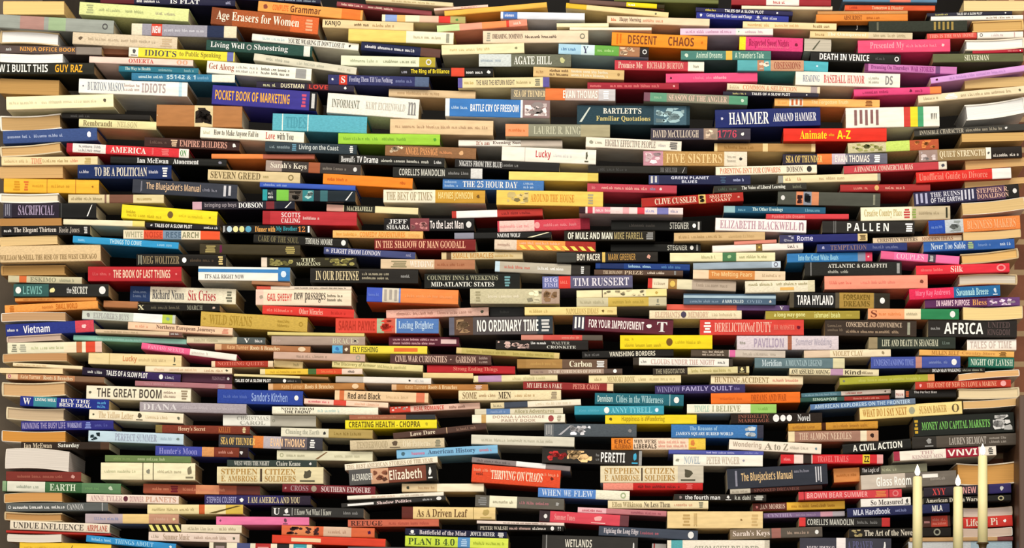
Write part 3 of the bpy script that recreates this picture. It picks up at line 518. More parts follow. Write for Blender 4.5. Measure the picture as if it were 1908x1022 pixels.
718.3,269.4,887.4,276.3,20.8,5.7	906848		0.05-0.2:e8d0b0:%;0.22-0.58:e8a068:ANGEL PASSAGE;0.6-0.75:d89060:~;0.8-0.88:e0b080:*		brown book with cream print, nearest brown one above the "BEST OF TIMES" book
631.8,287.1,828.9,294.7,17.7,3.2	1e1e1c		0.02-0.15:ddd:Beowulf's;0.17-0.37:eee:TV Drama;0.4-0.86:c8c8c0:~;0.9-0.97:ddd:~		black book, nearest black one to the upper left of the "BEST OF TIMES" book
854.4,260.9,1047.7,261.6,11.5,22.5	f0ece4	0.6-1:c8bcb0	0.17-0.3:a06050:It's an;0.33-0.6:604840:Evening Sun		
848.0,296.0,1042.6,304.1,16.1,3.3	201e1e		0.04-0.45:ddd:NIGHTS FROM THE BLUE;0.45-0.62:888:~		black book with pale grey print, nearest black one above the "HOUR DAY" book
732.3,311.2,898.9,314.3,19.2,0.2	2a2a28	0.87-1:d8d8d8	0.07-0.58:c8c8c0:CORELLI'S MANDOLIN;0.62-0.85:888:~		black book with a pale grey section resting directly on the "HOUR DAY" book
602.5,323.5,769.2,332.4,19.4,3.2	f08828		0.05-0.28:c05818:~;0.86-0.92:c05818:~		orange book, nearest orange one to the upper left of the "BEST OF TIMES" book
825.1,332.9,1013.4,336.7,19.0,5.9	4878b8		0.02-0.16:a0c0e8:=;0.2-0.74:e8e8e8:THE 25 HOUR DAY;0.8-0.91:b0c8e8:=		blue book with "HOUR DAY" in white letters on its spine
714.5,353.2,904.0,354.7,24.4,9.8	f0e8d0	0.51-1:c89838	0.03-0.48:a09070:THE BEST OF TIMES;0.54-0.88:f0d890:HAYNES JOHNSON;0.91-0.95:705020:*		off white book with "BEST OF TIMES" in tan letters on its spine
608.9,380.7,779.3,387.6,12.7,22.2	f0e0b0	0-0.18:e8b8a8;0.19-0.53:282820	0.22-0.5:e0e0c0:MACHIAVELLI		
841.7,393.4,1010.8,388.8,13.6,21.2	b83830	0.05-0.5:f8f0f0	0.55-0.9:802020:~		
715.7,406.6,883.6,407.1,23.9,2.2	141214	0.29-0.5:804048	0.03-0.28:e0e0e0:JEFF SHAARA:=;0.3-0.48:c08080:%;0.51-0.88:e8e0e0:To the Last Man;0.91-0.97:ddd:@	L	black book with "Last Man" in white letters on its spine
620.3,429.5,788.2,431.3,13.9,1.0	f0b870		0.04-0.28:d89840:~;0.3-0.8:e09040:COMEDY ADVENTURES;0.84-0.97:e0a860:~		tan book with orange print directly under the "Last Man" book
697.9,445.4,886.2,445.9,20.6,4.6	782020		0.01-0.9:f0b898:IN THE SHADOW OF MAN GOODALL		dark red book with "SHADOW OF MAN" in peach letters on its spine
846.7,434.1,1027.4,432.1,11.7,3.2	1c1c1c	0-0.2:889	0.44-0.68:eee:NAOMI WOLF;0.75-0.98:f0e8c8:/		
603.8,460.3,774.2,470.5,12.9,4.7	404878		0.02-0.06:aab:*;0.08-0.62:e0e0f0:FLIGHT FROM LONDON;0.9-0.96:99b:~		
822.6,470.2,973.9,469.5,13.8,13.7	d8c498	0.06-0.12:604830	0.14-0.64:c09050:SMALL MIRACLES;0.66-0.9:c8a868:~		
709.4,482.8,884.9,484.6,18.1,1.3	d8c0a0	0.57-1:b07858	0.1-0.28:888060:#;0.31-0.56:f4e4d8:WEDDING;0.6-0.9:a06040:~		tan book with peach print directly under the "FLIGHT" book
935.6,272.7,1111.1,279.8,26.9,4.9	f4ece0	0.24-0.25:d0c8c0	0.36-0.52:c04048:Lucky;0.55-0.75:ccc:~;0.88-0.92:554:&		white book reading "Lucky", nearest white one above the "AROUND THE HOUSE" book
1092.0,255.3,1270.1,262.9,19.1,5.9	f4e8d8		0.03-0.08:998:*;0.1-0.18:998:~;0.2-0.73:807870:HIGHLY EFFECTIVE PEOPLE;0.76-0.85:bbb:~;0.87-0.96:555:#		cream book with "EFFECTIVE PEOPLE" in grey letters on its spine
1095.9,308.7,1280.3,310.5,13.6,5.1	262420		0.1-0.4:444:~;0.73-0.9:777:DR SHELTER;0.95-0.98:bbb:/		black book directly under the "FIVE SISTERS" book
948.3,319.3,1114.9,322.6,16.1,4.8	f0d878	0.88-1:e0c860			pale yellow book, nearest pale yellow one above the "AROUND THE HOUSE" book
1094.6,341.8,1261.2,345.6,15.4,4.9	b84050		0.05-0.1:e08888:~;0.16-0.67:e8a8a0:~;0.7-0.76:8890b0:~;0.8-0.84:f0d0d0:*		red book, nearest red one to the lower left of the "GREEN PLANET" book
925.4,354.0,1123.8,357.8,27.8,4.4	ecc860		0.1-0.3:c8b478:%;0.32-0.73:d08830:AROUND THE HOUSE;0.85-0.91:a8a080:#		pale yellow book with "AROUND THE HOUSE" in orange letters on its spine
1079.3,385.1,1272.7,387.6,12.7,1.4	f0d8d8	0-0.06:301820;0.08-0.13:c04050;0.15-0.3:e08898;0.42-0.48:e8a8b0;0.56-0.63:d84050;0.75-0.86:7878b8	0.16-0.4:f8e0e0:~;0.64-0.74:9098d0:~;0.88-0.98:9090b0:~		pale pink book, nearest pale pink one above the "MULE AND MAN" book
926.7,412.2,1098.4,406.6,20.9,29.4	d04858	0.02-0.4:f0c8c0;0.9-1:802030	0.03-0.35:e89898:~;0.4-0.46:f0a0a0:@;0.5-0.88:e88890:~		red book with a pale pink section, nearest red one below the "AROUND THE HOUSE" book
1139.1,410.4,1307.0,411.7,19.3,32.1	141412		0.2-0.5:44403c:~;0.65-0.86:c0c0b8:STEGNER;0.9-0.94:fff:@;0.96-0.98:ccc:|		black book resting directly on the "MULE AND MAN" book
1051.3,430.3,1220.5,430.3,19.2,0.2	201c14		0.04-0.53:f0f0e0:OF MULE AND MAN;0.55-0.87:a89868:MIKE FARRELL;0.9-0.98:999:#	L	black book with "MULE AND MAN" in white letters on its spine
921.6,446.1,1109.8,451.2,19.0,0.2	e0c8a0	0-0.22:e0ccb8;0.22-0.7:e89850;0.7-1:a03028	0.03-0.18:b09080:~;0.24-1:f0d860://///////:d;0.25-0.65:f0c0a0:~:u		orange book, nearest orange one to the upper left of the "BOY RACER" book
1037.3,470.7,1225.6,469.4,19.0,1.7	24201c	0-0.19:383834;0.45-0.48:d8b860	0.2-0.43:f0e8d8:BOY RACER;0.51-0.78:b08848:MARK GREENER;0.88-0.94:d8a090:*		black book with "BOY RACER" in off white letters on its spine
1137.8,455.0,1305.7,455.0,14.5,22.2	121210		0.63-0.85:b0b0a8:STEGNER;0.88-0.92:ddd:@;0.95-0.97:888:|		black book with grey print directly under the "MULE AND MAN" book
922.9,486.8,1099.7,494.4,19.8,12.0	b8b0a0	0-0.05:c0d8e8;0.8-1:302c28	0.1-0.38:c87060:~;0.45-0.75:f4f4f0:~;0.9-0.94:eee:#		grey book, nearest grey one to the lower left of the "BOY RACER" book
1109.8,489.3,1285.4,493.1,11.5,5.7	1c3c80	0.05-0.3:182c60	0.35-0.62:a0c8e8:~;0.7-0.9:5888c0:~		
1107.3,502.6,1272.7,504.4,10.0,2.7	584438		0.1-0.32:ccb8a0:THE ROMANOV;0.34-0.55:ccb8a0:PRIZE;0.6-0.8:d8c8b8:~;0.9-0.92:888:|		
1198.7,281.7,1392.0,282.7,27.1,5.6	b89058	0-0.19:c890a0;0.78-1:e8dcc8	0.02-0.17:f0d0d8:%;0.22-0.76:e8c890:FIVE SISTERS;0.81-0.9:b0a898:=;0.92-0.96:333:*		tan book with "FIVE SISTERS" in tan letters on its spine
1331.0,266.7,1519.2,268.0,15.6,19.5	ecd098	0.03-0.48:b08850;0.53-0.96:b08850	0.1-0.4:987038:~		tan book with a cream section directly under the "1776" book
1333.5,311.2,1521.8,306.9,15.8,5.7	f4e8d0		0.04-0.64:d07858:PARENTING ISN'T FOR COWARDS;0.7-0.86:605850:DOBSON;0.9-0.95:333:@		off white book with "PARENTING" in orange letters on its spine
1208.9,326.5,1398.4,327.0,17.2,2.2	24284c	0-0.1:3c4470	0.02-0.08:ccc:||;0.16-0.65:d8dcf0:GREEN PLANET:u;0.3-0.5:d8dcf0:BLUES:d;0.7-0.76:405878:#;0.83-0.95:b0b8e0:~		navy book with "GREEN PLANET" in pale blue letters on its spine
1329.7,346.9,1502.7,340.5,12.9,1.3	302e28		0.05-0.25:565:~;0.3-0.77:f0f0e8:The Voice of Liberal Learning;0.85-0.95:776:~		
1194.9,369.7,1384.4,357.8,16.9,1.4	a82820	0.56-0.63:e0c070	0.13-0.54:f0d8c0:CLIVE CUSSLER;0.57-0.62:302010:%;0.67-0.89:f0c8b0:SKELETON COAST:=;0.94-0.97:e0a090:*		red book with a pale yellow section directly under the "Liberal Learning" book
1348.8,383.7,1538.3,386.3,12.7,11.8	205878	0-0.11:90b8c0	0.14-0.22:70a8c0:~;0.28-0.58:d0ecec:The Other Evenings;0.8-0.95:70a8c0:~		blue book with a pale blue section, nearest blue one below the "Liberal Learning" book
1427.6,398.9,1581.5,398.9,9.8,1.2	d04048		0.07-0.47:e88888:Painted Silk Dreams		
1333.5,405.8,1502.7,410.9,23.6,3.7	f4ecec		0.05-0.9:b890a0:ELIZABETH BLACKWELL;0.92-0.97:a08090:n		white book with grey print, nearest white one below the "Liberal Learning" book
1255.9,434.2,1425.1,432.2,15.4,5.4	d0b080		0.05-0.55:b09060:~;0.6-0.9:c0a070:~		tan book, nearest tan one to the lower left of the "Liberal Learning" book
1327.2,458.2,1496.3,451.9,12.9,5.0	f4e8e0	0.48-0.55:806838	0.5-0.53:e0c060:*;0.83-0.96:333:~		
1367.9,450.3,1446.7,446.5,6.3,2.9	d88878				
1248.3,471.5,1444.2,470.7,16.2,3.9	ece4b8	0.5-0.63:487850	0.3-0.45:a8a878:~;0.54-0.59:a0c090:*;0.66-0.92:a8a878:~		cream book, nearest cream one to the right of the "BOY RACER" book
1291.5,490.6,1454.4,486.8,12.4,4.8	98a8b8	0.9-1:c8d8e8	0.92-0.97:778:o		
1291.5,502.9,1463.3,506.2,16.8,0.5	e8d0b0	0.17-0.67:d08848	0.2-0.64:f0c890:The Melting Pears;0.75-0.95:c0a888:~		cream book with an orange section, nearest cream one to the left of the "ATLANTIC" book
1579.4,266.7,1748.5,259.1,19.4,4.0	d8d890	0-0.42:d0c8a0;0.42-0.68:c8e070;0.68-1:b85838	0.05-0.4:a0a060:%;0.72-0.96:e08848:%		khaki book with an orange section directly under the "A-Z" book
1711.6,280.2,1903.7,271.8,21.9,5.5	988058	0-0.18:a08880;0.65-0.7:f0ece0;0.7-1:201814	0.02-0.16:d8c8c8:%;0.2-0.64:f0e0c0:QUIET STRENGTH;0.66-0.69:555:*;0.72-0.97:d8d0c8:~:d		brown book with "QUIET STRENGTH" in cream letters on its spine
1798.1,301.1,1908.0,293.4,15.7,19.7	d8b078			PD15	
1458.5,287.1,1653.1,285.8,20.0,4.5	2c2838	0.33-0.47:e07838;0.47-0.6:c8b8c8;0.6-1:686878	0.03-0.38:f0d080:SEA OF THUNDER;0.5-0.83:f0e8e0:EVAN THOMAS;0.87-0.93:fff:#		grey book reading "SEA OF THUNDER" resting directly on the "PARENTING" book
1571.7,309.7,1763.8,300.5,14.8,2.9	c04048	0.92-1:e0d8c8	0.1-0.67:f0d0c0:A FINANCIAL COMMERCIAL BIAS;0.94-0.98:445:*		red book, nearest red one to the upper left of the "Guide to" book
1706.6,321.4,1883.4,312.5,19.7,1.1	d83028	0.8-1:f0ece8	0.03-0.75:f08878:Unofficial Guide to Divorce		red book with "Guide to" in red letters on its spine
1449.6,327.8,1640.4,322.7,14.2,4.7	ecdcb0	0-0.05:90908a;0.97-1:98988a	0.07-0.13:b08868:~;0.19-0.24:c07860:~;0.4-0.65:c0a880:~		cream book with a grey section directly under the "PARENTING" book
1565.4,344.3,1733.3,343.0,13.4,9.3	a83030		0.15-0.32:e09080:~;0.38-0.43:e0b070:@;0.5-0.73:e0a090:~		
1701.5,359.1,1897.3,342.5,25.7,4.8	2a2848	0.6-0.87:4c3450;0.87-1:1c1a18	0.02-0.13:b0b0d0:|||;0.16-0.44:d8d8e8:THE RUINS OF THE EARTH:=;0.45-0.57:ccd:||||;0.6-0.9:d8b0a0:STEPHEN R. DONALDSON:=;0.94-0.98:ddd:@	L	navy book with "OF THE EARTH" in white letters on its spine
1449.6,355.8,1640.4,360.8,25.2,5.8	4a4c44	0.18-0.25:d88860;0.25-0.33:8890a0;0.33-0.4:d08860	0.03-0.07:ddd:@;0.19-0.24:402020:%;0.26-0.32:202830:%;0.93-0.95:887:|	L	black book with an orange section, nearest black one above the "Rome" book
1603.5,386.8,1770.2,383.7,25.4,2.4	f4ecd0	0.57-1:c8b898	0.04-0.46:b8a868:Creative Country Place;0.48-0.55:c04040:#;0.57-0.62:88a050:#;0.65-0.88:a89878:~;0.95-0.97:332:|		off white book, nearest off white one to the lower left of the "Guide to" book
1791.8,378.7,1908.0,367.2,22.4,2.4	e0c088			PR	tan book showing its page edges directly under the "OF THE EARTH" book
1796.9,339.2,1908.0,330.3,11.3,20.7	d8b078			PD15	
1532.3,411.7,1704.0,413.0,22.7,4.3	262422	0.12-0.13:666;0.14-0.15:666	0.27-0.72:f4f4f0:P A L L E N;0.9-0.98:fff:#	L	black book with white print resting directly on the "Rome" book
1729.5,411.7,1899.9,401.5,25.4,1.0	e88848	0-0.18:2c50b0;0.18-0.38:c0c8d0	0.03-0.16:7090d8:~;0.21-0.35:909898:%;0.42-0.95:f0b080:BUSINESS MAKERS		orange book with a pale grey section, nearest orange one below the "OF THE EARTH" book
1794.3,433.3,1901.2,427.0,15.3,0.8	e8c48c			PR	
1452.2,438.4,1616.2,435.1,14.3,0.9	24286c	0-0.17:3a3a60;0.89-1:e0c890	0.03-0.16:a8a8c0:%;0.2-0.38:d0d0f0:Rome;0.91-0.98:604828:#		navy book with "Rome" in pale blue letters on its spine
1626.4,443.5,1791.8,438.4,10.3,17.6	e8d0b0		0.05-0.5:605048:CHRISTIAN WRITERS;0.55-0.9:a06848:MODERN IDEAS		
1522.1,455.4,1690.0,452.8,14.1,4.8	283470		0.04-0.1:aac:*;0.15-0.55:887078:TEMPTATION;0.62-0.93:7078a8:~	L	navy book with grey print directly under the "Rome" book
1720.5,451.4,1889.7,445.1,18.2,0.9	2c5ca8	0.47-0.56:385090	0.08-0.46:d0e0f0:Never Too Sable;0.48-0.55:a8c080:#;0.6-0.75:7090c8:~;0.84-0.97:c8d8f0:~	L	blue book with pale blue print, nearest blue one below the "OF THE EARTH" book
1789.2,474.0,1896.1,462.6,19.2,5.0	e8bc78			PR	
1466.2,472.8,1625.2,470.2,17.0,15.1	3078b8	0.83-0.92:8890a8;0.92-1:d84060	0.13-0.6:a0d8f0:Into the Great White Boats;0.94-0.97:fcc:*		blue book with a grey section resting directly on the "ATLANTIC" book
1641.7,467.7,1788.0,477.9,15.3,3.9	f070a8	0-0.17:e06090;0.6-0.7:484050	0.2-0.55:f8c0d8:COUPLES;0.62-0.67:ccc:#		
1499.2,489.3,1679.8,488.0,25.1,2.1	282826	0.06-0.07:888	0.24-0.85:d8d8d0:ATLANTIC & GRAFFITI:u;0.24-0.45:b0b0a8:~:d;0.95-0.98:999:|	L	black book with "ATLANTIC" in pale grey letters on its spine
1706.6,495.8,1880.8,490.2,17.0,3.3	e03040		0.05-0.3:f07878:~;0.37-0.5:f8d0c8:Silk;0.86-0.96:f09090:o		dark red book with red print, nearest dark red one above the "AFRICA" book
15.3,513.7,152.6,517.0,12.6,0.8	c8c0a0	0.15-0.25:d06838	0.3-0.65:888870:ESKIMO;0.7-0.9:999980:~		
25.4,529.6,202.2,529.6,23.6,0.1	22221f	0-0.37:305a58	0.02-0.08:eee:@;0.1-0.3:70a8a4:LEWIS;0.37-0.45:e8e0a0:*;0.56-0.61:ccc:the;0.62-0.78:e8e8e0:SECRET;0.9-0.97:eee:@		black book with "SECRET" in white letters on its spine
28.0,555.1,179.3,553.3,7.4,5.8	d89048		0.1-0.5:b87030:~		
8.9,569.4,181.9,560.5,14.9,3.9	f0a050		0.05-0.1:c06818:#;0.4-0.52:c87830:~;0.55-0.78:c06818:SMALL WORLD		orange book with tan print, nearest orange one above the "Vietnam" book
2.5,584.3,122.1,583.0,16.1,3.2	c8a078			PR	
10.2,605.2,174.3,596.3,22.4,5.6	2c3888	0.79-1:d04858	0.02-0.16:eee:~;0.2-0.5:f0f0f8:Vietnam;0.86-0.92:fcc:*		blue book with "Vietnam" in white letters on its spine
153.9,578.7,326.9,587.6,16.5,10.8	c8d0c8	0.55-0.86:f0f0f0;0.86-0.97:b8cc50	0.03-0.1:888:*;0.12-0.5:a0a0a0:EXPLORER'S BUYS;0.89-0.95:8a9:*		pale grey book with a white section directly under the "MARCH" book
242.9,532.9,440.1,539.0,28.9,35.2	f0e8d0	0-0.19:283c68	0.03-0.16:7080a0:=;0.21-0.51:484850:Richard Nixon;0.55-0.81:b83840:Six Crises;0.9-0.97:776:#		off white book with "Crises" in red letters on its spine
257.1,566.6,409.6,567.8,12.9,5.0	1a1814		0-0.075:e0d8b0:X;0.159-0.527:666050:~;0.6-0.79:888878:MARCH;0.895-0.958:c8b0a0:*		
193.3,560.1,256.7,562.4,12.7,16.3	a87048			D15	
239.1,600.1,433.7,611.8,13.7,1.5	ecc8a8		0.07-0.2:e0a080:~;0.27-0.83:604038:Northern European Journeys;0.9-0.96:d88870:#		cream book with peach print, nearest cream one below the "MARCH" book
178.1,613.4,339.6,619.7,7.3,1.8	d8c0a0	0.85-1:705048	0.1-0.5:b09878:~;0.87-0.97:ccc:~		
137.4,624.5,347.6,632.6,9.6,19.3	88c0b0		0.201-0.603:a8d8cc:~		
12.7,627.6,114.5,622.0,11.9,3.5	c8b0a0			P	
14.0,639.4,189.5,636.4,20.5,1.6	e8e4c8	0.6-0.72:f0e0c0;0.73-0.79:c07048;0.83-0.93:d84830;0.93-1:e8c0b0	0.04-0.1:887:#;0.12-0.2:aa9:#;0.25-0.6:c0c498:~		cream book with a red section, nearest cream one below the "Vietnam" book
5.1,660.6,124.7,658.1,15.7,2.5	c89868			PR	
264.6,639.0,441.4,661.1,12.0,0.8	e86090	0.51-1:f4ece4	0.07-0.45:f4a0c0:FANTASY SEEKER;0.53-0.7:c8c0b8:~		
165.4,657.4,338.3,662.5,21.3,5.5	e8d4a0	0.22-0.23:c8b078	0.37-0.52:d08858:Lucky;0.54-0.85:d0b888:~;0.91-0.94:554:&		cream book reading "Lucky", nearest cream one above the "THE GREAT BOOM" book
24.2,675.9,153.7,682.8,6.5,2.1	f0dcb4		0.054-0.482:d0b080:~		
0.0,686.0,117.0,687.3,9.5,2.7	f8e0b0			P	
154.1,684.7,337.1,698.3,14.6,3.5	241c30	0.601-1:382858	0.055-0.202:ccc:~;0.244-0.664:eee:TALES OF A SLOW PLOT;0.78-0.822:eee:@;0.843-0.948:bbc:~		black book with a dark purple section, nearest black one above the "THE GREAT BOOM" book
270.9,682.3,432.5,686.1,11.0,5.4	f0dcc0		0.1-0.25:d8b898:~;0.28-0.6:d8b898:~;0.68-0.9:c0a080:~;0.92-0.96:554:*		
339.6,695.0,432.5,697.5,18.0,22.5	4a2438		0.6-0.87:a88898:PERSONALITY;0.9-0.95:eee:@	D20	
11.4,695.7,194.6,703.4,11.1,5.5	b88058	0-0.12:e8c8a0;0.7-1:806048	0.02-0.05:a07:o;0.15-0.35:e8c8a0:Kate Turner;0.38-0.68:f0dcb8:Roots & Branches		
3.8,712.8,122.1,711.5,25.8,3.0	d8b080			PR	tan book, nearest tan one to the upper left of the "Saturday" book
251.8,709.7,432.5,716.6,9.5,3.2	a87078		0.1-0.4:c09098:~;0.85-0.93:c8a8a8:#		
161.5,718.6,356.1,724.2,25.2,8.6	f0e8d0		0.02-0.05:665:*;0.1-0.72:504840:THE GREAT BOOM;0.74-0.86:a08878:=;0.9-0.97:998870:#		off white book with "THE GREAT BOOM" in dark grey letters on its spine
38.2,738.2,203.5,745.9,18.6,0.1	1c2c88	0.15-0.41:388898	0.03-0.12:eee:W;0.17-0.4:f0f0f0:LIVING WELL:u;0.44-0.8:f0f0f0:BUY THE BEST DEAL:=;0.87-0.98:60b0e8:=		blue book, nearest blue one to the lower left of the "THE GREAT BOOM" book
260.7,749.2,459.2,753.5,18.3,2.6	a8a0a8		0.03-0.35:d8d4d8:DIANA;0.4-0.9:c0b8c0:~		grey book with pale grey print directly under the "THE GREAT BOOM" book
369.9,496.8,540.4,498.8,25.7,1.1	f4f2ea	0.87-1:3a80c0	0-0.87:3a80c0:_:u;0.07-0.5:666:IT'S ALL RIGHT NOW:d;0.9-0.96:d8e8f8:@		white book with "RIGHT NOW" in dark grey letters on its spine
469.2,523.6,540.4,527.2,6.5,0.0	a07050				
478.1,533.2,654.9,534.5,6.4,4.8	e0d0c0	0-0.15:d05848	0.4-0.95:686058:~		
476.8,539.4,654.9,541.2,29.4,1.0	ecdcc4	0-0.08:e8c8b8	0.03-0.08:a98:*;0.12-0.38:d05048:GAIL SHEEHY;0.4-0.73:504840:new passages;0.75-0.92:605848:=		cream book with "new passages" in dark grey letters on its spine
489.5,569.1,660.0,577.2,16.2,2.8	d83830		0.05-0.33:f08878:~;0.4-0.66:f0b0a0:Other Miracles;0.75-0.92:b82820:~		red book directly under the "new passages" book
375.0,580.5,573.5,591.9,27.7,4.4	c8a850		0.02-0.05:a08030:*;0.08-0.48:a88830:WILD SWANS;0.72-0.84:a88830:=;0.92-0.96:a88830:o		khaki book with "WILD SWANS" in olive gold letters on its spine
405.6,725.5,564.6,729.3,26.6,3.3	3048a0		0.07-0.35:5870c0:~;0.4-0.82:90a8e0:Sandor's Kitchen;0.9-0.95:eee:@		blue book, nearest blue one to the upper left of the "NOTES FROM" book
348.0,627.1,494.6,629.6,13.0,16.3	d8d0b0	0.638-1:505858	0.094-0.396:b8b090:~;0.728-0.799:eee:V;0.869-0.96:ddd:~		
498.4,618.7,679.0,621.7,6.0,3.1	d8c880				
506.0,626.5,680.3,627.7,16.7,3.3	a89488		0.02-0.1:c0a8a0:~;0.65-0.93:c8c0a8:BRACES;0.88-0.91:333:*		grey book, nearest grey one to the upper left of the "FLY FISHING" book
400.5,641.0,578.5,646.1,11.6,4.7	a87048	0-0.07:d8b088	0.13-0.35:e0b080:Kate Turner;0.37-0.68:f0d8b0:Roots & Branches;0.87-0.95:e0c8a8:@		
509.9,655.7,680.3,660.8,13.6,0.6	c8a898		0.25-0.6:a08878:~;0.9-0.95:998:o		tan book, nearest tan one to the lower left of the "FLY FISHING" book
394.1,673.2,508.6,672.7,11.9,3.4	e8d0b0	0.06-0.92:a83828	0.1-0.85:d87868:NOTHING QUITE		
510.4,671.3,564.6,674.6,13.0,21.2	e0cc98		0.68-0.9:b0a070:~	D10	
484.4,687.9,675.2,687.4,10.6,1.7	e8c040	0-0.05:e0d0a0;0.47-0.55:486838;0.55-0.8:d85030;0.8-1:e8d0c0	0.1-0.4:c8a030:~;0.6-0.75:f08050:~;0.86-0.94:444:~		
436.1,696.8,611.6,703.4,4.6,4.6	e8d8a0	0.7-1:a07850			
436.1,705.5,560.7,706.0,8.8,3.0	201c18		0.02-0.55:eee:TALES OF A SLOW PLOT;0.73-0.78:eee:@;0.8-0.95:888:~		
499.7,715.3,679.0,714.1,12.4,3.4	b07840	0-0.05:d8b088	0.14-0.36:d8a870:Kate Turner;0.38-0.68:f0d0a0:Roots & Branches;0.87-0.94:e8c8a0:@		
567.1,742.8,723.5,751.0,9.9,4.6	f0c8b8	0.35-0.5:d84838;0.5-1:f0d0b8	0.05-0.3:d05868:~;0.6-0.9:e0b090:~		
578.4,499.9,779.3,501.6,27.5,5.5	221f1c		0.05-0.45:d8c8a0:IN OUR DEFENSE;0.48-0.73:b0a890:=;0.84-0.95:999:~		black book with "DEFENSE" in cream letters on its spine
790.8,510.0,968.8,510.0,28.4,8.6	161814		0.03-0.77:a0a088:COUNTRY INNS & WEEKENDS:u;0.07-0.73:f0f0e8:MID-ATLANTIC STATES:d;0.83-0.9:70a0a8:#		black book with "MID-ATLANTIC STATES" in white letters on its spine
683.9,535.5,854.4,541.1,27.0,3.7	e88848	0-0.17:4058c0;0.17-0.35:d8d0c0;0.35-0.37:7088c8	0.02-0.15:6880d8:~;0.19-0.33:a8a098:|||;0.42-0.95:f0a068:~		orange book with a blue section directly under the "DEFENSE" book
876.0,538.5,1042.6,538.5,28.0,3.0	c8c0a0	0.8-1:b09888	0.05-0.12:a09878:#;0.2-0.55:e8e0c8:~;0.62-0.8:e0d8b8:%;0.82-0.97:907050:%		grey book with a tan section directly under the "MID-ATLANTIC STATES" book
719.5,578.0,910.3,572.9,15.8,30.9	ecc0b0		0.1-0.47:b08070:~;0.5-0.85:c09080:~;0.91-0.96:554:*		peach book with tan print resting directly on the "ORDINARY TIME" book
625.4,593.2,817.5,594.5,27.5,4.2	d84838	0.4-0.47:a8b898;0.47-0.58:c8604c;0.58-0.59:f0e8d8;0.59-1:5078b8	0.03-0.38:b03020:SARAH PAYNE;0.41-0.57:d84030:%;0.61-0.95:c0d8f0:Losing Brighter		red book with a blue section, nearest red one above the "FLY FISHING" book
836.6,591.9,1029.9,589.4,33.5,2.7	504a4c	0-0.12:606070;0.05-0.23:5a4030;0.85-1:303840	0.07-0.22:a08060:%;0.27-0.86:f4f4f0:NO ORDINARY TIME;0.88-0.97:ccc:#		thick dark grey book with "ORDINARY TIME" in white letters on its spine
724.6,627.6,855.6,628.8,17.1,18.1	582030		0.06-0.7:d0a0a8:~:u;0.06-0.67:d0a0a8:~:d;0.74-0.96:e0c0c0:_		
619.1,644.1,795.9,645.4,14.8,2.9	ecd848	0-0.11:58a8d8;0.11-0.19:604838	0.02-0.09:3870b0:&;0.12-0.18:e8d8c0:*;0.22-0.48:606020:FLY FISHING;0.65-0.9:e07030:_		yellow book with "FLY FISHING" in olive letters on its spine
727.2,659.8,915.4,662.3,18.4,5.6	503430		0.05-0.56:d8b8a8:CIVIL WAR CURIOSITIES;0.59-0.61:d8b8a8:*;0.65-0.85:d8b8a8:GARRISON;0.88-0.97:b09890:=		dark brown book with "CIVIL WAR" in tan letters on its spine
850.6,647.6,1042.6,658.2,11.2,4.2	d8c080	0.05-0.95:c0b068	0.1-0.5:a89850:~;0.55-0.95:a89850:~		
619.1,672.5,788.2,681.4,12.1,5.3	e0d498		0.02-0.48:908850:The Discovery of Armour;0.5-0.85:b0a870:~		
795.9,680.5,959.9,683.0,14.3,12.7	b02028		0.3-0.8:e08070:Strong Ending Things		red book directly under the "CIVIL WAR" book
788.2,695.0,881.4,696.1,9.8,1.6	e0c890				
625.4,701.3,803.5,705.2,11.5,3.4	e8e0d8	0-0.29:b8b0a8	0.76-0.79:333:*;0.83-0.93:bbb:~		
729.7,716.3,909.1,716.8,11.2,5.7	b07840	0-0.05:d8b088	0.14-0.36:d8a870:Kate Turner;0.38-0.68:f0d0a0:Roots & Branches;0.86-0.94:e8d0d0:#		
624.1,727.3,798.4,733.1,18.5,5.0	e8c8a0	0.05-0.1:d07040;0.87-0.96:d87858	0.14-0.49:403020:Red and Black;0.55-0.8:d0b088:~		cream book with "Red and Black" in dark brown letters on its spine
854.4,728.4,1045.2,727.1,18.7,0.8	ecdcb4		0.04-0.18:806848:SOME;0.2-0.37:a88860:~;0.39-0.51:403020:MEN;0.55-0.75:c0a070:~;0.9-0.96:998870:#		cream book with "MEN" in dark brown letters on its spine
725.9,758.6,893.8,750.4,11.7,19.5	e8c0b0	0-0.23:d04838	0.02-0.2:f0d8d0:%;0.27-0.6:c85040:REAL ROMANCE;0.66-0.85:906858:~		
1010.6,515.4,1178.5,513.3,23.1,2.7	5a5878	0-0.18:6870a8;0.18-0.31:d83830	0.02-0.17:c0c0e8:BIG FISH:=;0.2-0.3:f08070:~;0.34-0.96:e0dce8:TIM RUSSERT		pale blue book with a blue section, nearest pale blue one below the "BOY RACER" book
1074.2,541.6,1242.1,538.5,13.9,0.4	f0e4b8	0.28-0.29:605040;0.77-1:f0e098	0.3-0.75:c0b490:%;0.85-0.93:c0a050:*		cream book with a pale yellow section, nearest cream one above the "FOR YOUR IMPROVEMENT" book
1074.2,555.6,1241.8,553.3,16.9,1.4	c8c0a0	0.351-0.801:c8ac50	0.04-0.321:b0a888:~;0.401-0.761:b09840:~;0.882-0.922:887:&		grey book with a khaki section, nearest grey one above the "FOR YOUR IMPROVEMENT" book
977.6,572.7,1149.3,572.2,15.1,0.4	ecd490		0.05-0.25:c0a868:~;0.45-0.8:b8a060:NAPOLEON'S IDEALS;0.83-0.87:705828:*;0.9-0.97:c8b070:~		pale yellow book with khaki print resting directly on the "FOR YOUR IMPROVEMENT" book
912.7,572.9,975.5,572.1,18.0,48.5	2a2a2a		0.3-0.6:4a4a48:~	D20	
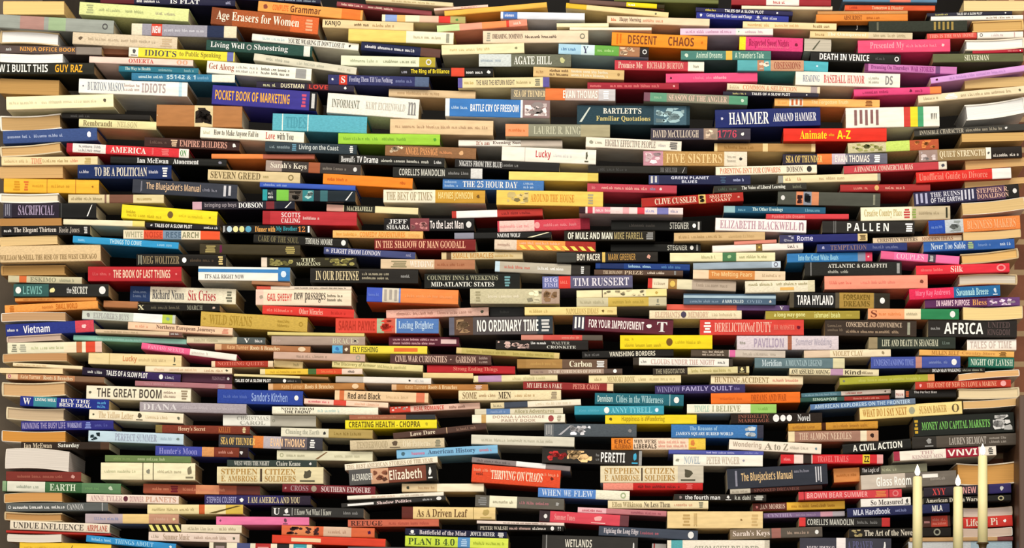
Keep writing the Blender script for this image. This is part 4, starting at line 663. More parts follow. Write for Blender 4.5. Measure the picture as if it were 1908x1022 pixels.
1067.9,587.6,1254.8,597.0,27.9,4.7	5c2030	0-0.12:3a3848	0.02-0.11:f0f0f0:|||;0.16-0.71:f0e4e4:FOR YOUR IMPROVEMENT;0.73-0.79:eee:*;0.84-0.94:ddd:T		plum book with "FOR YOUR IMPROVEMENT" in white letters on its spine
971.2,623.7,1122.6,625.0,10.3,5.4	c85048	0-0.27:d08878;0.75-1:585048	0.5-0.72:e09080:~		
924.1,633.9,1095.9,635.2,17.8,0.9	1e1a18		0.02-0.36:d8b8b0:%;0.38-0.55:eee:~:u;0.6-0.8:a8a8a0:WALTER:u;0.5-0.92:c8c8c0:CRONKITE:d		black book, nearest black one to the lower right of the "ORDINARY TIME" book
1084.4,655.0,1254.8,651.2,13.7,4.3	181614		0.03-0.2:666:~;0.3-0.8:e0dccc:VANISHING BORDERS	L	black book with "VANISHING BORDERS" in pale grey letters on its spine
963.6,669.5,1131.5,670.0,17.6,4.0	685040	0-0.1:a07840;0.1-0.5:a88048	0.15-0.45:c09858:~;0.58-0.83:f0e8d0:Carbon;0.88-0.97:eee:#		tan book with a brown section, nearest tan one above the "LIFE AS A FAKE" book
987.7,689.0,1159.5,687.2,9.5,0.9	a08878	0.8-1:584840	0.05-0.15:887068:~;0.2-0.77:e4d4c4:IN THE CORRIDORS OF POWER;0.9-0.94:eee:@		
1097.1,700.0,1268.8,699.2,14.7,5.3	ecdcac		0.06-0.15:b0a070:~;0.2-0.5:b0a070:MEMORY BOOK;0.54-0.62:b8a878:~;0.66-0.95:c8b888:~		cream book with khaki print, nearest cream one above the "Cities in the" book
881.8,700.7,1038.6,697.9,12.3,5.8	e8dcb0	0.058-0.336:b890b8	0-0.026:a09868:~;0.465-0.893:c8c090:~		
975.0,711.4,1142.9,715.7,13.9,1.3	8c2828	0.93-1:e8d0a8	0.04-0.43:f0d0c0:MY LIFE AS A FAKE;0.55-0.85:e09080:PETER CAREY		dark red book with "LIFE AS A FAKE" in peach letters on its spine
1108.6,732.5,1273.9,736.0,21.2,5.7	286878	0.84-0.85:a0c0c8	0.03-0.2:c0d8d8:Dennison;0.24-0.77:a8d0d8:Cities in the Wilderness;0.89-0.95:eee:@		teal book with "Cities in the" in pale blue letters on its spine
1070.4,756.9,1237.0,756.4,16.7,2.4	3898b0		0.05-0.28:58b0c8:~;0.33-0.39:eee:@;0.41-0.87:80d0e4:ANNY TYRELL;0.9-0.94:def:@		teal book directly under the "Cities in the" book
914.0,751.1,1081.9,744.3,11.2,2.9	f0e4d0	0-0.15:d8c8a0;0.15-0.41:404858	0.03-0.13:908870:~;0.5-0.9:d8ccb0:~		
884.7,762.7,1048.8,760.4,10.7,5.9	d8d0b8	0.13-0.4:6080b0	0.18-0.36:90a8d0:~;0.45-0.9:a09870:Alice's Adventures		
1207.6,518.2,1371.7,524.5,19.0,12.1	b8a898	0-0.05:c83830;0.05-0.23:e8dcc0;0.23-0.33:a07840;0.33-0.5:e0d8b8	0.25-0.31:e0c060:@;0.55-0.9:a09080:~;0.07-0.2:b0a088:~		grey book, nearest grey one to the upper left of the "DERELICTION" book
1388.2,524.5,1518.0,522.0,21.9,1.0	e8e0c8	0.9-1:d8d0b0	0.05-0.4:a8a078:~:u;0.45-0.9:a8a078:~:u;0.5-0.7:e0b060:_:d		cream book, nearest cream one to the upper left of the "a long way" book
1273.7,547.4,1445.5,548.7,19.9,10.3	486078		0-1:a8c0d0:_:u;0.07-0.38:88a0b8:~:d;0.42-0.65:c8d8e0:A MAN CALLED:d;0.68-0.86:8098b0:OVID:d;0.92-0.96:ccc:*:d		blue book with pale blue print, nearest blue one above the "DERELICTION" book
1242.2,567.3,1372.9,568.0,10.7,23.1	d86050			D20	
1372.9,568.2,1470.9,569.4,10.6,22.0	604878		0.811-0.892:ddd:V	D20	
1210.1,578.8,1381.9,578.8,15.9,1.2	ecdcbc		0.06-0.33:c8a890:ELEPHANTS;0.34-0.4:484058:@;0.42-0.64:c8a890:MEMORY;0.68-0.95:c8b898:~		cream book with tan print resting directly on the "DERELICTION" book
1426.4,580.2,1601.9,579.4,15.6,1.9	a09038		0.09-0.42:e8e8a0:a long way gone;0.52-0.79:e0e090:ishmael beah;0.86-0.95:c0b050:~	L	olive gold book with "a long way" in cream letters on its spine
1304.3,595.8,1497.6,595.8,29.2,4.3	d04038		0.03-0.11:eee:#;0.14-0.48:f0b8a8:DERELICTION;0.485-0.53:f0b8a8:of;0.54-0.69:f0b8a8:DUTY;0.71-0.91:e88878:H.R. McMASTER;0.93-0.97:602:*		red book with "DERELICTION" in dusty pink letters on its spine
1155.4,625.0,1327.2,625.0,25.9,0.1	ecd41c		0.05-0.15:c8b018:~:u;0.05-0.45:c0a818:~:d;0.5-0.57:705020:@;0.6-0.88:d0b818:~		yellow book directly under the "FOR YOUR IMPROVEMENT" book
1372.9,626.3,1562.5,626.3,26.0,3.3	d8ccd4	0.5-0.54:a06048	0.03-0.1:887:~;0.17-0.46:a898b0:PAVILION;0.58-0.93:b0a8b8:Summer Wedding		pale grey book with a brown section directly under the "DERELICTION" book
1287.7,651.0,1463.3,654.3,13.5,2.6	c8bcb0	0-0.4:504438;0.41-0.47:d868a0	0.12-0.36:d0c0b0:=;0.55-0.9:b0a498:~		grey book with a dark brown section, nearest grey one below the "DERELICTION" book
1179.6,666.4,1365.3,669.0,14.7,0.1	383028	0.06-0.96:f0ece4	0.08-0.15:777:~;0.18-0.82:c8a8a0:CLOUDS UNDER THE NIGHT;0.85-0.94:777:~	L	white book with a dark brown section directly under the "VANISHING BORDERS" book
1216.5,686.6,1395.8,683.0,12.9,2.0	d8cc98	0-0.36:302820;0.88-0.97:383020	0.03-0.33:a09880:THE NEGOTIATOR;0.4-0.82:b0a468:~;0.9-0.95:e8dca0:&		
1406.0,667.6,1573.9,668.1,18.9,3.7	607880	0.87-1:d8d0a8	0.08-0.3:c8d8e0:Meridian;0.34-0.75:a8c0c8:A MOUNTAIN LEGEND		pale blue book with a cream section directly under the "VIOLET CLAY" book
1470.9,686.6,1637.5,689.1,12.2,3.1	e0d4b0	0.46-0.6:b890b0	0.02-0.45:302820:ANY ASSURED MOVING;0.62-0.8:504838:Kind;0.81-0.97:887860:~		
1324.6,700.1,1496.3,701.3,16.0,11.8	ecdcb8		0.04-0.63:988058:HUNTING ACCIDENT;0.67-0.98:d88878:~		cream book with brown print, nearest cream one below the "DERELICTION" book
1220.3,719.1,1388.2,716.6,15.8,5.9	383060		0.02-0.28:8880b0:WINDOW;0.3-0.86:a8a0d0:FAMILY QUILT;0.88-0.96:7870a8:~		navy book with pale blue print resting directly on the "Cities in the" book
1324.6,733.3,1490.6,730.8,20.1,4.7	e87020		0.102-0.357:d06018:~;0.449-0.846:b05010:DREAMS AND WAR		orange book, nearest orange one below the "DERELICTION" book
1280.1,753.5,1446.7,753.5,17.2,5.8	f0ecd8	0.71-1:98c868	0.08-0.25:a0c8b8:TEMPLE;0.28-0.6:a0a080:I BELIEVE;0.8-0.92:80b050:~		off white book, nearest off white one to the upper right of the "LIBERALS" book
1536.1,514.9,1728.2,512.6,25.0,0.6	f09880	0-0:000	0.05-0.27:e07060:~;0.35-0.7:e88070:~;0.92-0.97:804030:*	L	red book directly under the "ATLANTIC" book
1785.4,513.6,1894.8,511.8,19.3,15.3	d8d0c0			PR	
1693.8,539.1,1863.0,531.5,20.4,0.2	e03058	0.49-1:2868a0	0.07-0.45:f880a0:Mary Kay Andrews;0.52-0.87:b8e8f0:Savannah Breeze;0.92-0.97:cde:&		blue book with a dark red section, nearest blue one above the "AFRICA" book
1723.1,558.2,1899.9,553.8,16.4,4.7	582858	0.66-1:684078	0.12-0.47:f0d0e0:IN HARM'S PURPOSE;0.5-0.65:e0a060:Bless;0.68-0.97:e8d0e8:%	L	plum book with a purple section, nearest plum one above the "AFRICA" book
1617.5,575.2,1786.7,576.5,19.7,1.6	f0a070	0.4-0.58:f0dcb8;0.58-1:288050	0.03-0.1:804028:S;0.12-0.38:e08850:~;0.42-0.56:b0a888:~;0.9-0.96:eee:@	L	green book with an orange section resting directly on the "CONVENIENCE" book
1794.3,572.9,1905.0,570.3,23.4,0.8	f4d898			PR	tan book showing its page edges resting directly on the "AFRICA" book
1471.3,544.9,1658.2,546.2,29.3,2.5	504838	0.043-0.456:101010;0.497-0.839:a88840;0.849-1:2a2418	0.074-0.436:f0f0f0:TARA HYLAND;0.537-0.799:705818:FORSAKEN DREAMS:=;0.899-0.95:eee:@	L	black book with a tan section resting directly on the "a long way" book
1537.4,595.8,1707.8,598.3,30.1,5.5	382c24		0.03-0.2:786858:=;0.23-0.84:d0b8a0:CONSCIENCE AND CONVENIENCE:u;0.23-0.84:a89078:~:d;0.9-0.93:998:|	L	dark brown book with "CONVENIENCE" in tan letters on its spine
1729.5,595.8,1894.8,597.0,32.6,4.9	24201e		0.03-0.15:999:~;0.18-0.62:f4f4f0:AFRICA;0.67-0.92:584848:UNITED KINGDOM:=	L	thick black book with "AFRICA" in white letters on its spine
1618.8,628.8,1780.3,628.8,21.7,1.6	283028	0-0.1:988868	0.15-0.8:d0d0b8:LIFE AND DEATH IN SHANGHAI;0.85-0.95:708078:~	L	black book with "LIFE AND DEATH" in khaki letters on its spine
1802.0,633.2,1893.5,632.7,20.4,15.0	f4ece4		0.06-0.9:c8b8b0:TALES OF TIME		
1498.0,653.6,1659.5,650.5,14.2,5.5	ecdcbc	0-0.3:d8c0a8	0.33-0.68:b09870:VIOLET CLAY;0.86-0.96:998868:*		
1712.9,651.7,1889.7,655.5,11.0,3.4	e8b060		0.13-0.42:a87030:MULEN BELT;0.45-0.8:c08848:Country Store;0.84-0.92:704818:#		
1622.6,665.6,1789.2,664.4,21.6,4.2	4050a0	0.5-0.57:c08878	0.03-0.48:8090d8:UNDERSTANDING TIME;0.65-0.87:8090c8:~;0.9-0.96:eee:@	L	blue book with a dusty pink section, nearest blue one below the "LIFE AND DEATH" book
1804.5,665.7,1889.7,667.5,18.9,0.5	206858		0.05-0.97:d0e0d0:NIGHT OF LAVISH		
1709.1,687.3,1835.0,685.3,8.9,0.3	201c18		0.04-0.2:444:~;0.22-0.64:eee:DEAD MAN WALKING;0.67-0.98:998:~		
1564.1,704.5,1740.9,696.8,13.7,4.1	a8a838	0.93-1:e0a060	0.03-0.06:776:*;0.2-0.85:c4c460:~		olive gold book, nearest olive gold one above the "WHAT DO I SAY" book
1785.4,698.1,1898.6,689.2,12.2,2.6	e8b880			PR	
1705.3,712.2,1883.4,707.8,13.9,0.4	b83828		0.03-0.08:eaa:*;0.12-0.85:f0a888:THE COST OF NEW IS I LOVE A MARINE;0.89-0.95:eaa:@		red book with peach print, nearest red one above the "CAPITAL MARKETS" book
1784.1,724.2,1898.6,721.7,19.3,5.6	ecd8b0			PR	
1794.3,748.3,1903.7,740.6,14.6,3.8	e0b880			PR	
1660.8,727.3,1781.6,726.3,15.4,16.8	1c1a18	0.06-0.2:e8d8d0	0.07-0.19:a05048:~;0.22-0.27:d06840:#;0.35-0.7:eee:The Perfect Man:u	D12	
1492.9,733.6,1659.5,725.0,8.3,30.5	f0dcd0	0-0.446:507888	0.043-0.395:90b0c0:~;0.496-0.698:c04838:~;0.919-0.96:654:*		
1491.0,741.9,1656.9,737.1,8.3,5.1	2c5048	0.494-1:983028	0.14-0.413:b0c8b8:SINGAPORE;0.595-0.899:d08878:~		
1509.4,754.3,1705.3,742.3,11.0,0.4	5878a8	0.8-1:687890	0.04-0.95:b8d0e8:AMERICAN EXPLORERS ON THE FRONTIER		
1601.0,759.7,1791.8,748.0,23.7,5.2	f0d890		0.03-0.46:b07830:WHAT DO I SAY NEXT;0.48-0.54:a0a088:@;0.58-0.85:b89050:SUSAN BAKER;0.9-0.97:665538:O		pale yellow book with "WHAT DO I SAY" in tan letters on its spine
12.7,758.7,120.8,762.0,22.7,10.5	d0b898			PR	tan book showing its page edges, nearest tan one above the "Saturday" book
166.6,762.8,342.2,771.4,18.7,2.0	f0e4c8		0.03-0.06:554:*;0.1-0.47:c8b088:The Yellow Letter;0.5-0.57:504838:&;0.6-0.85:d0bc98:~;0.93-0.97:665:*		off white book with tan print, nearest off white one below the "THE GREAT BOOM" book
39.4,785.7,211.1,783.7,17.3,3.3	2c2c80		0.01-0.48:a098c8:WINNING THE BUSY LIFE;0.5-0.66:b0b0e0:WORKDAY;0.69-0.76:8090d8:#;0.8-0.95:5860b0:~		blue book with pale blue print, nearest blue one above the "Saturday" book
3.8,802.7,122.1,804.0,20.2,5.6	d89848			PR	orange book showing its page edges resting directly on the "Saturday" book
39.4,823.9,203.5,824.4,14.5,1.6	2c2018	0.9-1:4c3424	0.03-0.35:d8c8b0:Ian McEwan;0.42-0.66:f0f0e8:Saturday		black book with "Saturday" in white letters on its spine
290.0,792.0,465.5,795.1,15.1,0.8	7c3828	0-0.07:807040	0.24-0.53:e8c0a0:Henry's Secret;0.67-0.8:c87840:KELLEY;0.92-0.96:eda:#		dark red book, nearest dark red one to the lower left of the "NOTES FROM" book
165.4,802.7,342.2,809.1,20.4,3.2	c0d8e8		0.02-0.12:203840:%;0.28-0.72:98a0b8:PERFECT SUMMER;0.76-0.88:a8c0d0:~;0.92-0.96:788:*		pale blue book, nearest pale blue one below the "THE GREAT BOOM" book
290.0,831.2,463.0,835.3,18.2,1.4	4048a0	0.5-0.63:d89860;0.63-0.9:7c3828;0.9-1:302020	0.04-0.45:9090d8:Hunter's Moon;0.68-0.84:d09080:~;0.9-0.95:ddd:*		blue book, nearest blue one to the lower right of the "THE GREAT BOOM" book
11.4,837.0,129.7,842.9,37.1,0.7	e4dcd4			PR	thick pale grey book showing its page edges directly under the "Saturday" book
11.4,879.0,151.4,880.3,17.9,1.0	7c3028		0.15-0.8:a86050:~;0.86-0.92:d0a098:*		dark red book with red print resting directly on the "EARTH" book
195.9,848.5,356.1,851.0,12.6,0.3	68804c		0.1-0.3:80985c:~;0.38-0.7:b0c090:~		
188.2,862.5,363.8,863.8,32.1,1.2	f0e8c4	0.44-0.45:605840;0.55-0.56:605840	0.04-0.38:c0c098:~;0.47-0.53:887:*;0.6-0.86:b8b090:~;0.9-0.98:807860:&		thick off white book, nearest off white one to the upper right of the "EARTH" book
5.1,896.8,225.1,901.9,19.5,1.9	3c6840	0-0.03:88a880;0.04-0.36:e0e0d0;0.67-1:588058	0.12-0.33:a0a898:~;0.4-0.62:d0e0c8:EARTH;0.7-0.83:70a068:~;0.88-0.95:c0d0b8:*		green book with "EARTH" in pale green letters on its spine
267.1,901.9,484.6,906.5,17.5,25.9	a05038	0.45-0.65:d89068;0.8-1:683028	0.08-0.22:d88868:~;0.23-0.3:602:#;0.34-0.7:d88868:~		red book with an orange section, nearest red one to the left of the "SOUTHERN" book
7.6,921.0,115.7,919.0,17.2,4.6	d8a060			PR	
161.5,921.0,333.2,924.8,15.2,1.7	f0dcd0		0.04-0.39:c0a0a0:ANNE TYLER;0.4-0.45:602838:@;0.47-0.62:c8a0a0:DINNER;0.64-0.97:d0a088:PLANETS		peach book with grey print, nearest peach one to the lower right of the "EARTH" book
11.4,938.2,201.0,936.9,16.0,3.0	5c6060	0.94-0.95:aaa	0.02-0.05:ccc:o;0.07-0.58:f0f0f0:~;0.6-0.76:ccc:CANNON		dark grey book with white print, nearest dark grey one below the "EARTH" book
274.7,940.8,452.8,941.3,17.8,1.1	ecdca8	0.54-0.6:c86030;0.82-1:d8b850	0.05-0.5:b8a878:~;0.64-0.98:605020:/		cream book, nearest cream one to the upper right of the "UNDUE" book
8.9,954.1,115.7,956.6,15.7,2.1	c89860			PR	
159.0,957.9,333.2,959.2,17.9,0.1	b8a8b0	0.4-0.68:e8c888;0.68-1:c09078	0.1-0.36:8890b8:~;0.74-0.9:d8b098:~;0.93-0.97:eda:*		tan book, nearest tan one to the upper right of the "UNDUE" book
277.3,977.0,450.3,979.5,14.7,1.5	e8dcc0	0-0.35:282010	0-0.35:e8e080://///;0.42-0.7:b8ac90:~;0.76-0.95:b0a080:~		cream book with a black section, nearest cream one to the right of the "UNDUE" book
19.1,970.1,204.8,977.7,16.8,0.1	ece0cc		0.03-0.29:504840:UNDUE;0.31-0.74:605850:INFLUENCE;0.77-0.98:b84028:AIRPLANE		cream book with "UNDUE" in dark grey letters on its spine
11.4,988.9,206.1,994.5,4.5,4.4	b83028				
14.0,995.7,114.5,996.5,14.1,3.3	ece4d8			PR	
277.3,991.7,446.5,996.0,16.5,1.1	e8d4c8		0.03-0.13:a89888:~;0.16-0.45:a89078:Summer Music;0.5-0.88:b8a090:~;0.92-0.96:665:*		peach book with grey print, nearest peach one to the lower right of the "UNDUE" book
161.5,997.7,328.2,1014.2,12.8,2.8	3090d0		0.06-0.3:a0d8f8:~;0.32-0.75:a0d8f8:THINGS ABOUT;0.92-0.96:e0f0ff:*		
36.9,1010.0,207.3,1015.1,36.4,5.6	f0c838		0.05-0.5:d8a828:~:u;0.53-0.58:604818:/;0.6-0.9:d8a828:~		
507.3,758.2,704.5,759.7,13.9,0.6	f0ecd8		0.08-0.4:403830:NOTES FROM THE FRONT:=;0.43-0.65:b0ccc8:~		off white book with "NOTES FROM" in dark brown letters on its spine
415.7,773.4,588.7,775.2,20.7,16.8	b0aca0	0-0.51:e8e8e0	0.15-0.49:a8a8a0:CHRISTMAS CAROL:=;0.53-0.56:887:o		white book with a grey section directly under the "NOTES FROM" book
408.1,810.3,601.4,816.7,23.1,2.6	3c3c44	0.33-0.43:d88040;0.43-0.6:b8b0b8;0.6-0.85:686068	0.02-0.35:f0c870:SEA OF THUNDER;0.5-0.83:f0c8a0:EVAN THOMAS;0.87-0.93:eee:#		dark book reading "SEA OF THUNDER", the lowest of the four so titled
523.9,797.4,694.3,801.8,16.6,3.0	e0dcc8	0.52-1:b09858	0.05-0.42:a0a090:Cleaning the Earth;0.44-0.51:333:*;0.58-0.9:907838:~		cream book with a khaki section, nearest cream one below the "NOTES FROM" book
516.2,839.6,694.3,842.1,18.0,11.5	dcd8bc		0.03-0.07:aa8:o;0.1-0.3:b0ac90:~;0.4-0.53:806040:/;0.6-0.88:c0bca0:~		cream book with grey print, nearest cream one above the "SOUTHERN" book
423.4,857.4,590.0,858.7,12.6,2.4	303c38		0.08-0.47:d0d0c8:WEST WITH THE NIGHT;0.55-0.82:d0d0c8:Claire Keane;0.9-0.96:ddd:*		
404.3,870.1,602.7,871.4,31.2,3.0	e0d4ac		0.04-0.38:b08848:STEPHEN E. AMBROSE:=;0.405-0.425:504030:|;0.45-0.74:b08848:CITIZEN SOLDIERS:=;0.78-0.92:504c3c:&		thick cream book reading "CITIZEN SOLDIERS" resting directly on the "SOUTHERN" book
526.4,902.2,699.4,907.3,15.3,4.1	702028		0.02-0.05:c09898:*;0.09-0.28:a88890:CROSS;0.31-0.37:a09080:@;0.42-0.95:e8d0d0:SOUTHERN EXPOSURE		dark red book with "SOUTHERN" in pale pink letters on its spine
381.4,923.3,578.5,924.4,17.6,5.9	302c60	0.75-1:302838	0.02-0.3:9898c8:STEPHEN COLBERT;0.32-0.38:eee:*;0.41-0.9:d8c8a0:I AM AMERICA AND YOU		navy book, nearest navy one to the lower left of the "SOUTHERN" book
506.0,944.5,677.8,948.3,18.2,2.1	302f2e		0.02-0.09:eee:U;0.13-0.2:eee:&;0.22-0.23:999:|;0.25-0.65:c0c0b8:I Know Not What I Know;0.78-0.95:888:~		black book with white print, nearest black one below the "SOUTHERN" book
403.0,963.0,576.0,964.2,15.6,5.0	e878a8		0.03-0.06:804060:*;0.72-0.77:604050:&		pink book, nearest pink one to the lower left of the "SOUTHERN" book
525.1,979.5,698.1,984.6,18.4,4.2	d86840	0.1-0.35:e08858;0.45-0.75:d8b8a0	0.05-0.4:402020:%;0.5-0.7:b89078:~;0.92-0.97:404:*		orange book, nearest orange one to the lower left of the "REFUGE" book
507.3,997.3,718.5,1004.9,15.3,3.8	d84028		0.17-0.43:f0d0a8:_		red book, nearest red one to the lower left of the "REFUGE" book
390.3,1011.3,581.1,1015.6,35.9,2.4	e8e0c8	0.04-0.17:50483c;0.27-0.4:485080;0.45-0.6:b03030;0.66-0.78:202020;0.82-0.95:3898a8	0.06-0.15:988:#;0.47-0.58:e0a0a0:#;0.84-0.93:b0e0e8:#		
643.2,783.6,813.7,782.4,16.6,2.1	ecdc28		0.04-0.82:605010:CREATING HEALTH - CHOPRA;0.87-0.91:b8a820:*		yellow book with "CREATING HEALTH" in olive letters on its spine
650.9,773.8,811.1,773.0,9.3,0.3	a06048	0.66-1:303438	0.1-0.55:c08868:~		
732.3,807.6,905.2,789.0,11.6,0.8	503830	0.57-0.58:c0a080	0.18-0.45:e8d8c0:Love Dare;0.68-0.9:907060:~		
652.1,821.4,827.7,816.3,18.4,0.4	d0c0a0		0.07-0.4:b0a080:TENDERWOOD;0.42-0.53:605040:&;0.56-0.85:e8dcc0:Old Patterns;0.9-0.96:776:#		tan book directly under the "Love Dare" book
738.6,839.1,926.9,829.7,15.9,4.4	80b8e0		0.04-0.09:467:*;0.15-0.29:d07090:~;0.31-0.78:405878:American History;0.82-0.95:d07888:~		light blue book with "American History" in blue letters on its spine
642.0,865.6,814.9,851.1,11.9,1.5	f4e8d4		0.02-0.95:b0a088:THE BEST AMERICAN STORIES OF THE YEAR		
649.6,877.0,812.4,865.8,28.9,1.0	505050	0.25-0.45:d0a080;0.45-0.88:784030;0.88-1:201c18	0.03-0.27:d8d8d0:ALEXANDER;0.28-0.44:905840:%;0.46-0.83:f0e4d0:Elizabeth;0.9-0.95:eee:&		dark red book, nearest dark red one to the lower left of the "American History" book
879.8,852.3,1063.0,869.4,9.9,8.8	8a8080	0.45-0.75:f0f0f0	0.05-0.4:605858:~		
880.3,865.2,1045.2,877.4,33.6,5.0	e05030		0.02-0.98:f0a080:~:u;0.05-0.15:702818:~;0.22-0.8:f8e4cc:THRIVING ON CHAOS;0.88-0.93:602010:*		thick red book, nearest red one to the upper left of the "FLEW" book
748.8,901.9,901.4,901.9,15.2,15.7	d8c098	0.43-1:f4e8cc	0.05-0.1:443:*;0.2-0.4:b89870:~		
647.0,924.8,826.4,917.2,7.3,4.0	f0e8d8		0.25-0.5:d0a890:~;0.55-0.8:c0b0a0:~		
635.6,938.6,830.2,924.1,8.8,1.7	2c2a28		0.06-0.31:eee:_;0.34-0.67:f0d8d8:Shadow Politics;0.78-0.88:bbb:~;0.91-0.96:ddd:@		
748.8,944.7,923.1,946.4,22.7,1.5	e8cc90	0-0.12:602820;0.76-0.77:b09860	0.16-0.7:604020:As A Driven Leaf;0.84-0.96:b8a060:&		tan book with "Driven Leaf" in brown letters on its spine
648.3,969.3,817.5,968.1,13.7,1.8	c86850		0.03-0.38:502820:REFUGE;0.45-0.9:b05040:~		red book with "REFUGE" in maroon letters on its spine
755.2,984.9,944.7,991.8,12.7,2.8	181c38		0.04-0.1:eee:&;0.14-0.6:e0d8e0:Battlefield of the Mind;0.64-0.88:eee:JOYCE MEYER;0.91-0.97:eee:#		navy book with "Battlefield" in pale grey letters on its spine
755.2,998.9,947.2,1004.5,19.7,0.9	c8e048	0.51-0.63:5890c8;0.63-1:d8e858	0.03-0.48:405828:PLAN B 4.0;0.54-0.6:b0d0f0:#;0.66-0.96:a0b030:~		yellow book with "PLAN B" in dark green letters on its spine
648.3,1019.4,851.8,1021.4,30.1,2.7	505058		0.3-0.7:aaa:~		
879.6,773.4,1052.6,772.2,15.7,1.6	f4ecd8	0.1-0.15:c8a060	0.2-0.8:b8a090:DONNA LANGUAGE PARTY BOOK:=;0.82-0.88:a04848:@;0.91-0.96:a09880:#		off white book, nearest off white one to the upper right of the "Love Dare" book
1127.7,773.4,1298.1,773.4,17.3,5.8	ecd428		0.04-0.08:605010:*;0.18-0.45:a89018:Happiness is a;0.45-0.65:a89018:Wandering		yellow book with olive gold print, nearest yellow one below the "Cities in the" book
1014.4,790.0,1186.2,791.3,23.9,5.8	505860	0-0.1:707478	0.02-0.08:aaa:|||;0.15-0.3:b0b0b8:/;0.28-0.5:e8e8f0:%;0.9-0.95:888:*		dark grey book, nearest dark grey one to the upper left of the "LIBERALS" book
878.4,810.3,1070.4,815.4,18.0,3.3	d8d4c4		0.1-0.8:b8b4a0:~		pale grey book with grey print, nearest pale grey one below the "MEN" book
1010.6,835.3,1196.3,840.9,27.9,1.5	282420	0.97-1:999	0.05-0.25:c03030:%;0.25-0.5:f0c890:%;0.54-0.58:888:=;0.59-0.83:f4f4f4:PERETTI;0.9-0.96:40a8d0:&		black book with red print, nearest black one above the "FLEW" book
1139.1,816.7,1314.6,816.7,22.3,5.8	f0d8c0	0-0.23:e88830;0.82-1:ecc850	0.03-0.21:804010:ERIC ALTERMAN:=;0.24-0.48:403020:WHY WE'RE LIBERALS:=;0.5-0.8:e09888:=;0.83-0.9:d88040:&		cream book with "LIBERALS" in dark brown letters on its spine
1118.7,868.8,1310.8,868.8,31.7,1.9	e4d8b8	0.75-1:c8c0b0	0.04-0.38:b08848:STEPHEN E. AMBROSE:=;0.395-0.41:504030:|;0.43-0.72:b08848:CITIZEN SOLDIERS:=;0.78-0.92:504c3c:&		thick cream book reading "CITIZEN SOLDIERS", nearest cream one below the "LIBERALS" book
1123.8,900.6,1309.5,900.6,13.4,2.1	c02828	0-0.3:e89080	0.35-0.78:701818:~;0.83-0.9:e06060:#		red book with a dusty pink section resting directly on the "FLEW" book
1003.0,909.5,1173.4,915.9,17.5,0.0	5888d0	0.63-1:f0ecd8	0.04-0.25:d0e0f8:WHEN;0.28-0.36:d0e0f8:WE;0.39-0.6:d0e0f8:FLEW;0.9-0.96:a8b890:o		light blue book with "FLEW" in pale blue letters on its spine
886.0,923.0,1051.3,929.9,21.8,2.3	605c54	0.16-0.47:f0ecd0	0.03-0.13:888:#;0.2-0.43:a09880:~;0.5-0.83:b87880:~;0.9-0.95:aaa:*		dark grey book with an off white section directly under the "FLEW" book
1132.7,933.4,1319.7,933.9,14.9,2.8	ecdcb4		0.04-0.34:988860:Ellen Wilkinson;0.36-0.62:605040:No Less Them;0.66-0.85:d8a080:~;0.9-0.95:776:#		cream book with khaki print directly under the "the fourth man" book
1076.8,945.6,1242.1,953.2,10.3,3.0	c07880	0-0.32:e8b8c0	0.05-0.28:c05060:~;0.6-0.95:a05060:~		
1005.5,951.5,1172.2,961.7,20.8,1.2	d84858	0-0.12:382c30;0.9-1:683840	0.05-0.09:eee:@;0.17-0.4:f0a0a0:Summer Tunes;0.58-0.74:f0b0b0:&	L	red book with a black section, nearest red one below the "FLEW" book
1116.2,980.8,1300.6,989.7,17.8,3.0	404858		0.05-0.4:e0d8e0:Fighting the Long Edge;0.42-0.62:b06070:~;0.9-0.96:eee:@		navy book with pale grey print resting directly on the "WETLANDS" book
888.5,970.6,1051.3,975.2,5.6,0.0	e8d8d0		0.3-0.8:806858:~		
889.8,979.1,1050.1,980.6,10.7,1.6	1c1a18		0.03-0.35:c8c0b0:PETER WALSH;0.37-0.62:c8a8a0:~;0.64-0.82:e0d8d0:~;0.85-0.89:eee:@;0.92-0.98:eee:!!		
1010.6,997.3,1188.7,1002.4,49.1,0.5	302e2c	0.04-0.05:999	0.24-0.52:e0dcd0:WETLANDS:u;0.24-0.46:eee:William A. Noring:d;0.94-0.97:ddd:&	L	thick black book with "WETLANDS" in pale grey letters on its spine
1361.5,772.0,1531.9,769.4,18.6,2.4	28201c		0.08-0.42:905848:INFIDELITY MARRIAGE:=;0.46-0.53:eee:@;0.54-0.6:eee:@;0.61-0.67:eee:@;0.73-0.87:ddd:Novel	L	black book, nearest black one to the upper left of the "CIVIL ACTION" book
1250.8,791.3,1422.6,792.5,24.9,0.3	4078b8	0.93-1:383848	0.2-0.5:a8d0f0:The Reasons of:u;0.05-0.67:e0f0ff:JAMES'S SQUARE BURIED WORLD:d;0.8-0.92:c8d4e0:%		blue book with a black section resting directly on the "LIBERALS" book
1359.0,819.2,1530.7,828.1,18.8,0.1	f0e4d4		0.04-0.35:b0a090:Wondering;0.38-0.47:908878:A;0.49-0.64:908878:to Z;0.66-0.86:b8b0a0:~;0.93-0.96:689:*		cream book, nearest cream one to the upper right of the "the fourth man" book
1245.8,839.1,1422.6,841.4,7.6,1.8	5058a8		0.4-0.7:c0c0f0:~;0.8-0.95:8890d0:~		
1254.7,847.2,1421.3,849.0,21.0,1.4	f4f0e4		0.02-0.07:998:*;0.12-0.3:a0b0c0:NOVEL;0.37-0.74:c0b0a0:PETER WINGER;0.77-0.8:99a:*		white book with grey print, nearest white one above the "the fourth man" book
1353.9,874.7,1540.8,864.5,38.2,3.5	2c303c		0.08-0.1:889:|;0.14-0.65:d8b888:The Bluejacket's Manual;0.67-0.83:889:~:u;0.88-0.94:c8c8d0:|||	L	thick navy book reading "Manual", nearest navy one to the lower right of the "LIBERALS" book
